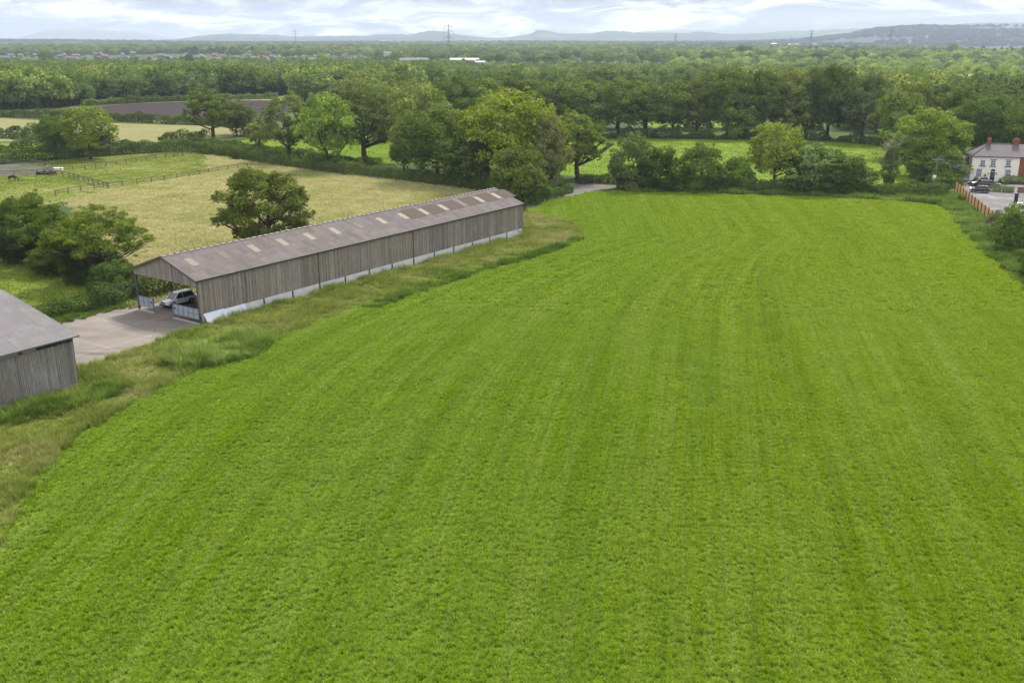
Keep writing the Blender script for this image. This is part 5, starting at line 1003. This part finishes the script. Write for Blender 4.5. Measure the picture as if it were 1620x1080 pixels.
# ---------------------------------------------------------------- the town and scattered buildings
WM = {k: flat('house_wall_'+k, c, .85, .2, .1) for k, c in (('white', (.42, .415, .40)), ('pale brick', (.22, .175, .15)), ('red brick', (.16, .11, .09)), ('grey', (.22, .215, .21)))}
RM = {k: flat('house_roof_'+k, c, .85, .2, .15) for k, c in (('brown', (.15, .12, .11)), ('grey', (.12, .118, .125)), ('red', (.26, .12, .085)))}
WPANE = flat('far_window', (.06, .07, .08), .3, .4)
def small_house(L_, W_, H_, R_, wk, rk):
    r = empty('house'); m = MB(); m.prism([(-L_/2, -W_/2, 0), (-L_/2, W_/2, 0), (-L_/2, W_/2, H_), (-L_/2, 0, H_+R_), (-L_/2, -W_/2, H_)], L_, (1, 0, 0)); m.build('wall', WM[wk], r)
    m = MB()
    for s in (-1, 1): m.prism([(-L_/2-.3, s*(W_/2+.3), H_-.1), (-L_/2-.3, 0, H_+R_+.14), (-L_/2-.3, 0, H_+R_-.02+.3), (-L_/2-.3, s*(W_/2+.35), H_+.12)], L_+.6, (1, 0, 0))
    rf_ = m.build('roof', RM[rk], r); m = MB(); m.box((L_*.32, 0, H_+R_+.5), (.8, .6, 1.4)); m.build('chimney', WM['red brick'], rf_)
    for x in (-.3, 0.0, .3):
        for z in ((1.5, 4.0) if H_ > 4 else (1.5,)): m = MB(); m.box((x*L_, -W_/2-.01, z), (1.3, .06, 1.2)); m.build('window', WPANE, r)
    return r
PROTO = {}
def town_house(x, y, rz, wk, rk, sc, label, grp):
    k = (wk, rk)
    if k not in PROTO: o = PROTO[k] = small_house(9, 7.5, 5.0, 2.6, wk, rk)
    else: o = copy_tree(PROTO[k])
    o.location = (x, y, 0); o.rotation_euler.z = rz; o.scale = (sc, sc, sc); tag(o, label, 'house', grp)
bands = [((-20, 560), (89, 102), 66, 'in the town roofs at far left'), ((560, 830), (86, 98), 22, 'among trees near the tall pylon'), ((830, 1090), (83, 92), 80, 'in roof rows right of the tall pylon'), ((1080, 1330), (74, 92), 26, 'scattered among trees right of centre'), ((1330, 1620), (78, 104), 18, 'in the sunlit parkland at far right')]
for (xa, xb), (ya, yb), n, where in bands:
    for i in range(n):
        x = random.uniform(xa, xb); y = random.uniform(ya, yb); p = at(x, y); wk = random.choice(['white', 'pale brick', 'pale brick', 'red brick', 'grey']); rk = random.choice(['brown', 'grey', 'grey', 'brown']); sc = random.uniform(.85, 1.1); rz_ = random.choice((0, .3, -.25, 1.5))+random.uniform(-.1, .1)
        town_house(p.x, p.y, rz_, wk, rk, sc, 'distant %s house with %s roof %s' % (wk, rk, where), '%s houses, %s roofs, %s' % (wk, rk, where))
def shed(x, y, L_, W_, H_, rz, wc, rc, label, name='warehouse', roofh=None):
    p = at(x, y); r = empty(name, p, rz); R_ = roofh or W_*.14; m = MB(); m.prism([(-L_/2, -W_/2, 0), (-L_/2, W_/2, 0), (-L_/2, W_/2, H_), (-L_/2, 0, H_+R_), (-L_/2, -W_/2, H_)], L_, (1, 0, 0)); m.build('wall', wc, r)
    m = MB()
    for s in (-1, 1): m.prism([(-L_/2-.3, s*(W_/2+.3), H_-.05), (-L_/2-.3, 0, H_+R_+.12), (-L_/2-.3, 0, H_+R_+.35), (-L_/2-.3, s*(W_/2+.3), H_+.2)], L_+.6, (1, 0, 0))
    m.build('roof', rc, r); m = MB(); m.box((0, -W_/2-.03, H_*.4), (L_*.25, .1, H_*.6)); m.build('door', WPANE, r); return tag(r, label, name.replace('_', ' '))
WH, GR, BR = WM['white'], RM['grey'], RM['brown']; WR = flat('white_sheet_roof', (.32, .33, .34), .6, .3, .08)
shed(308, 126.5, 17, 9, 4.2, .1, WH, GR, 'white farmhouse with a grey roof among trees at upper left', 'farmhouse', 3.5); shed(322, 127.5, 8, 7, 3, .5, WH, WR, 'small white-roofed outbuilding right of the white farmhouse', 'outbuilding')
shed(656, 104, 34, 16, 6.5, .05, WH, GR, 'long white building with a grey roof left of the tall pylon'); shed(735, 103, 36, 15, 6, 0, flat('buff_wall', (.55, .48, .32)), WR, 'low buff building with a pale roof just right of the tall pylon'); shed(755, 105, 18, 9, 4.5, .3, WH, WR, 'small white shed behind the buff building')
shed(622, 92, 30, 14, 8, .1, WH, GR, 'white building on the skyline trees left of the dark conifers'); shed(1188, 92, 60, 20, 7, 0, GR, flat('dark_blue_roof', (.08, .10, .12)), 'dark blue-grey shed beside the two tall poplars')
for i, (x, y, L_) in enumerate(((1096, 72.5, 50), (1218, 73, 60), (1255, 75, 45), (1300, 75, 70), (1366, 72, 50), (1390, 71, 60))): shed(x, y, L_, 30, 8, .1*i, WH, WR, 'white industrial roof %s' % ['left of the two poplars', 'just left of the right-hand pylon', 'among roofs below the right-hand pylon', 'right of the right-hand pylon', 'left of the slender pylon', 'widest, under the slender pylon'][i])
shed(1504, 158, 16, 12, 4.5, .5, WM['grey'], flat('shiny_roof', (.50, .53, .56), .25, .6, .1, .6), 'shiny metal-roofed shed in the trees behind the cream house', 'shed', 4.5); shed(1560, 156, 12, 9, 4.5, -.2, WH, WR, 'white-roofed building in trees above the house chimney', 'shed', 3)
shed(1428, 100, 34, 12, 4.5, .2, WH, WR, 'long white roof in the sunlit trees right of centre')
# ---------------------------------------------------------------- haze
hz = NT('haze_air'); hn = hz.nt; hn.nodes.remove(hz.b); pv_ = hn.nodes.new('ShaderNodeVolumePrincipled'); pv_.inputs['Color'].default_value = (.60, .70, .88, 1); pv_.inputs['Density'].default_value = HAZE = 8.5e-5; pv_.inputs['Anisotropy'].default_value = .2
hn.links.new(pv_.outputs[0], hn.nodes['Material Output'].inputs['Volume'])
m = MB(); m.box((0, 6100, 164), (34000, 14600, 332)); hzo = m.build('haze', hz.mat); tag(hzo, kind='stuff')
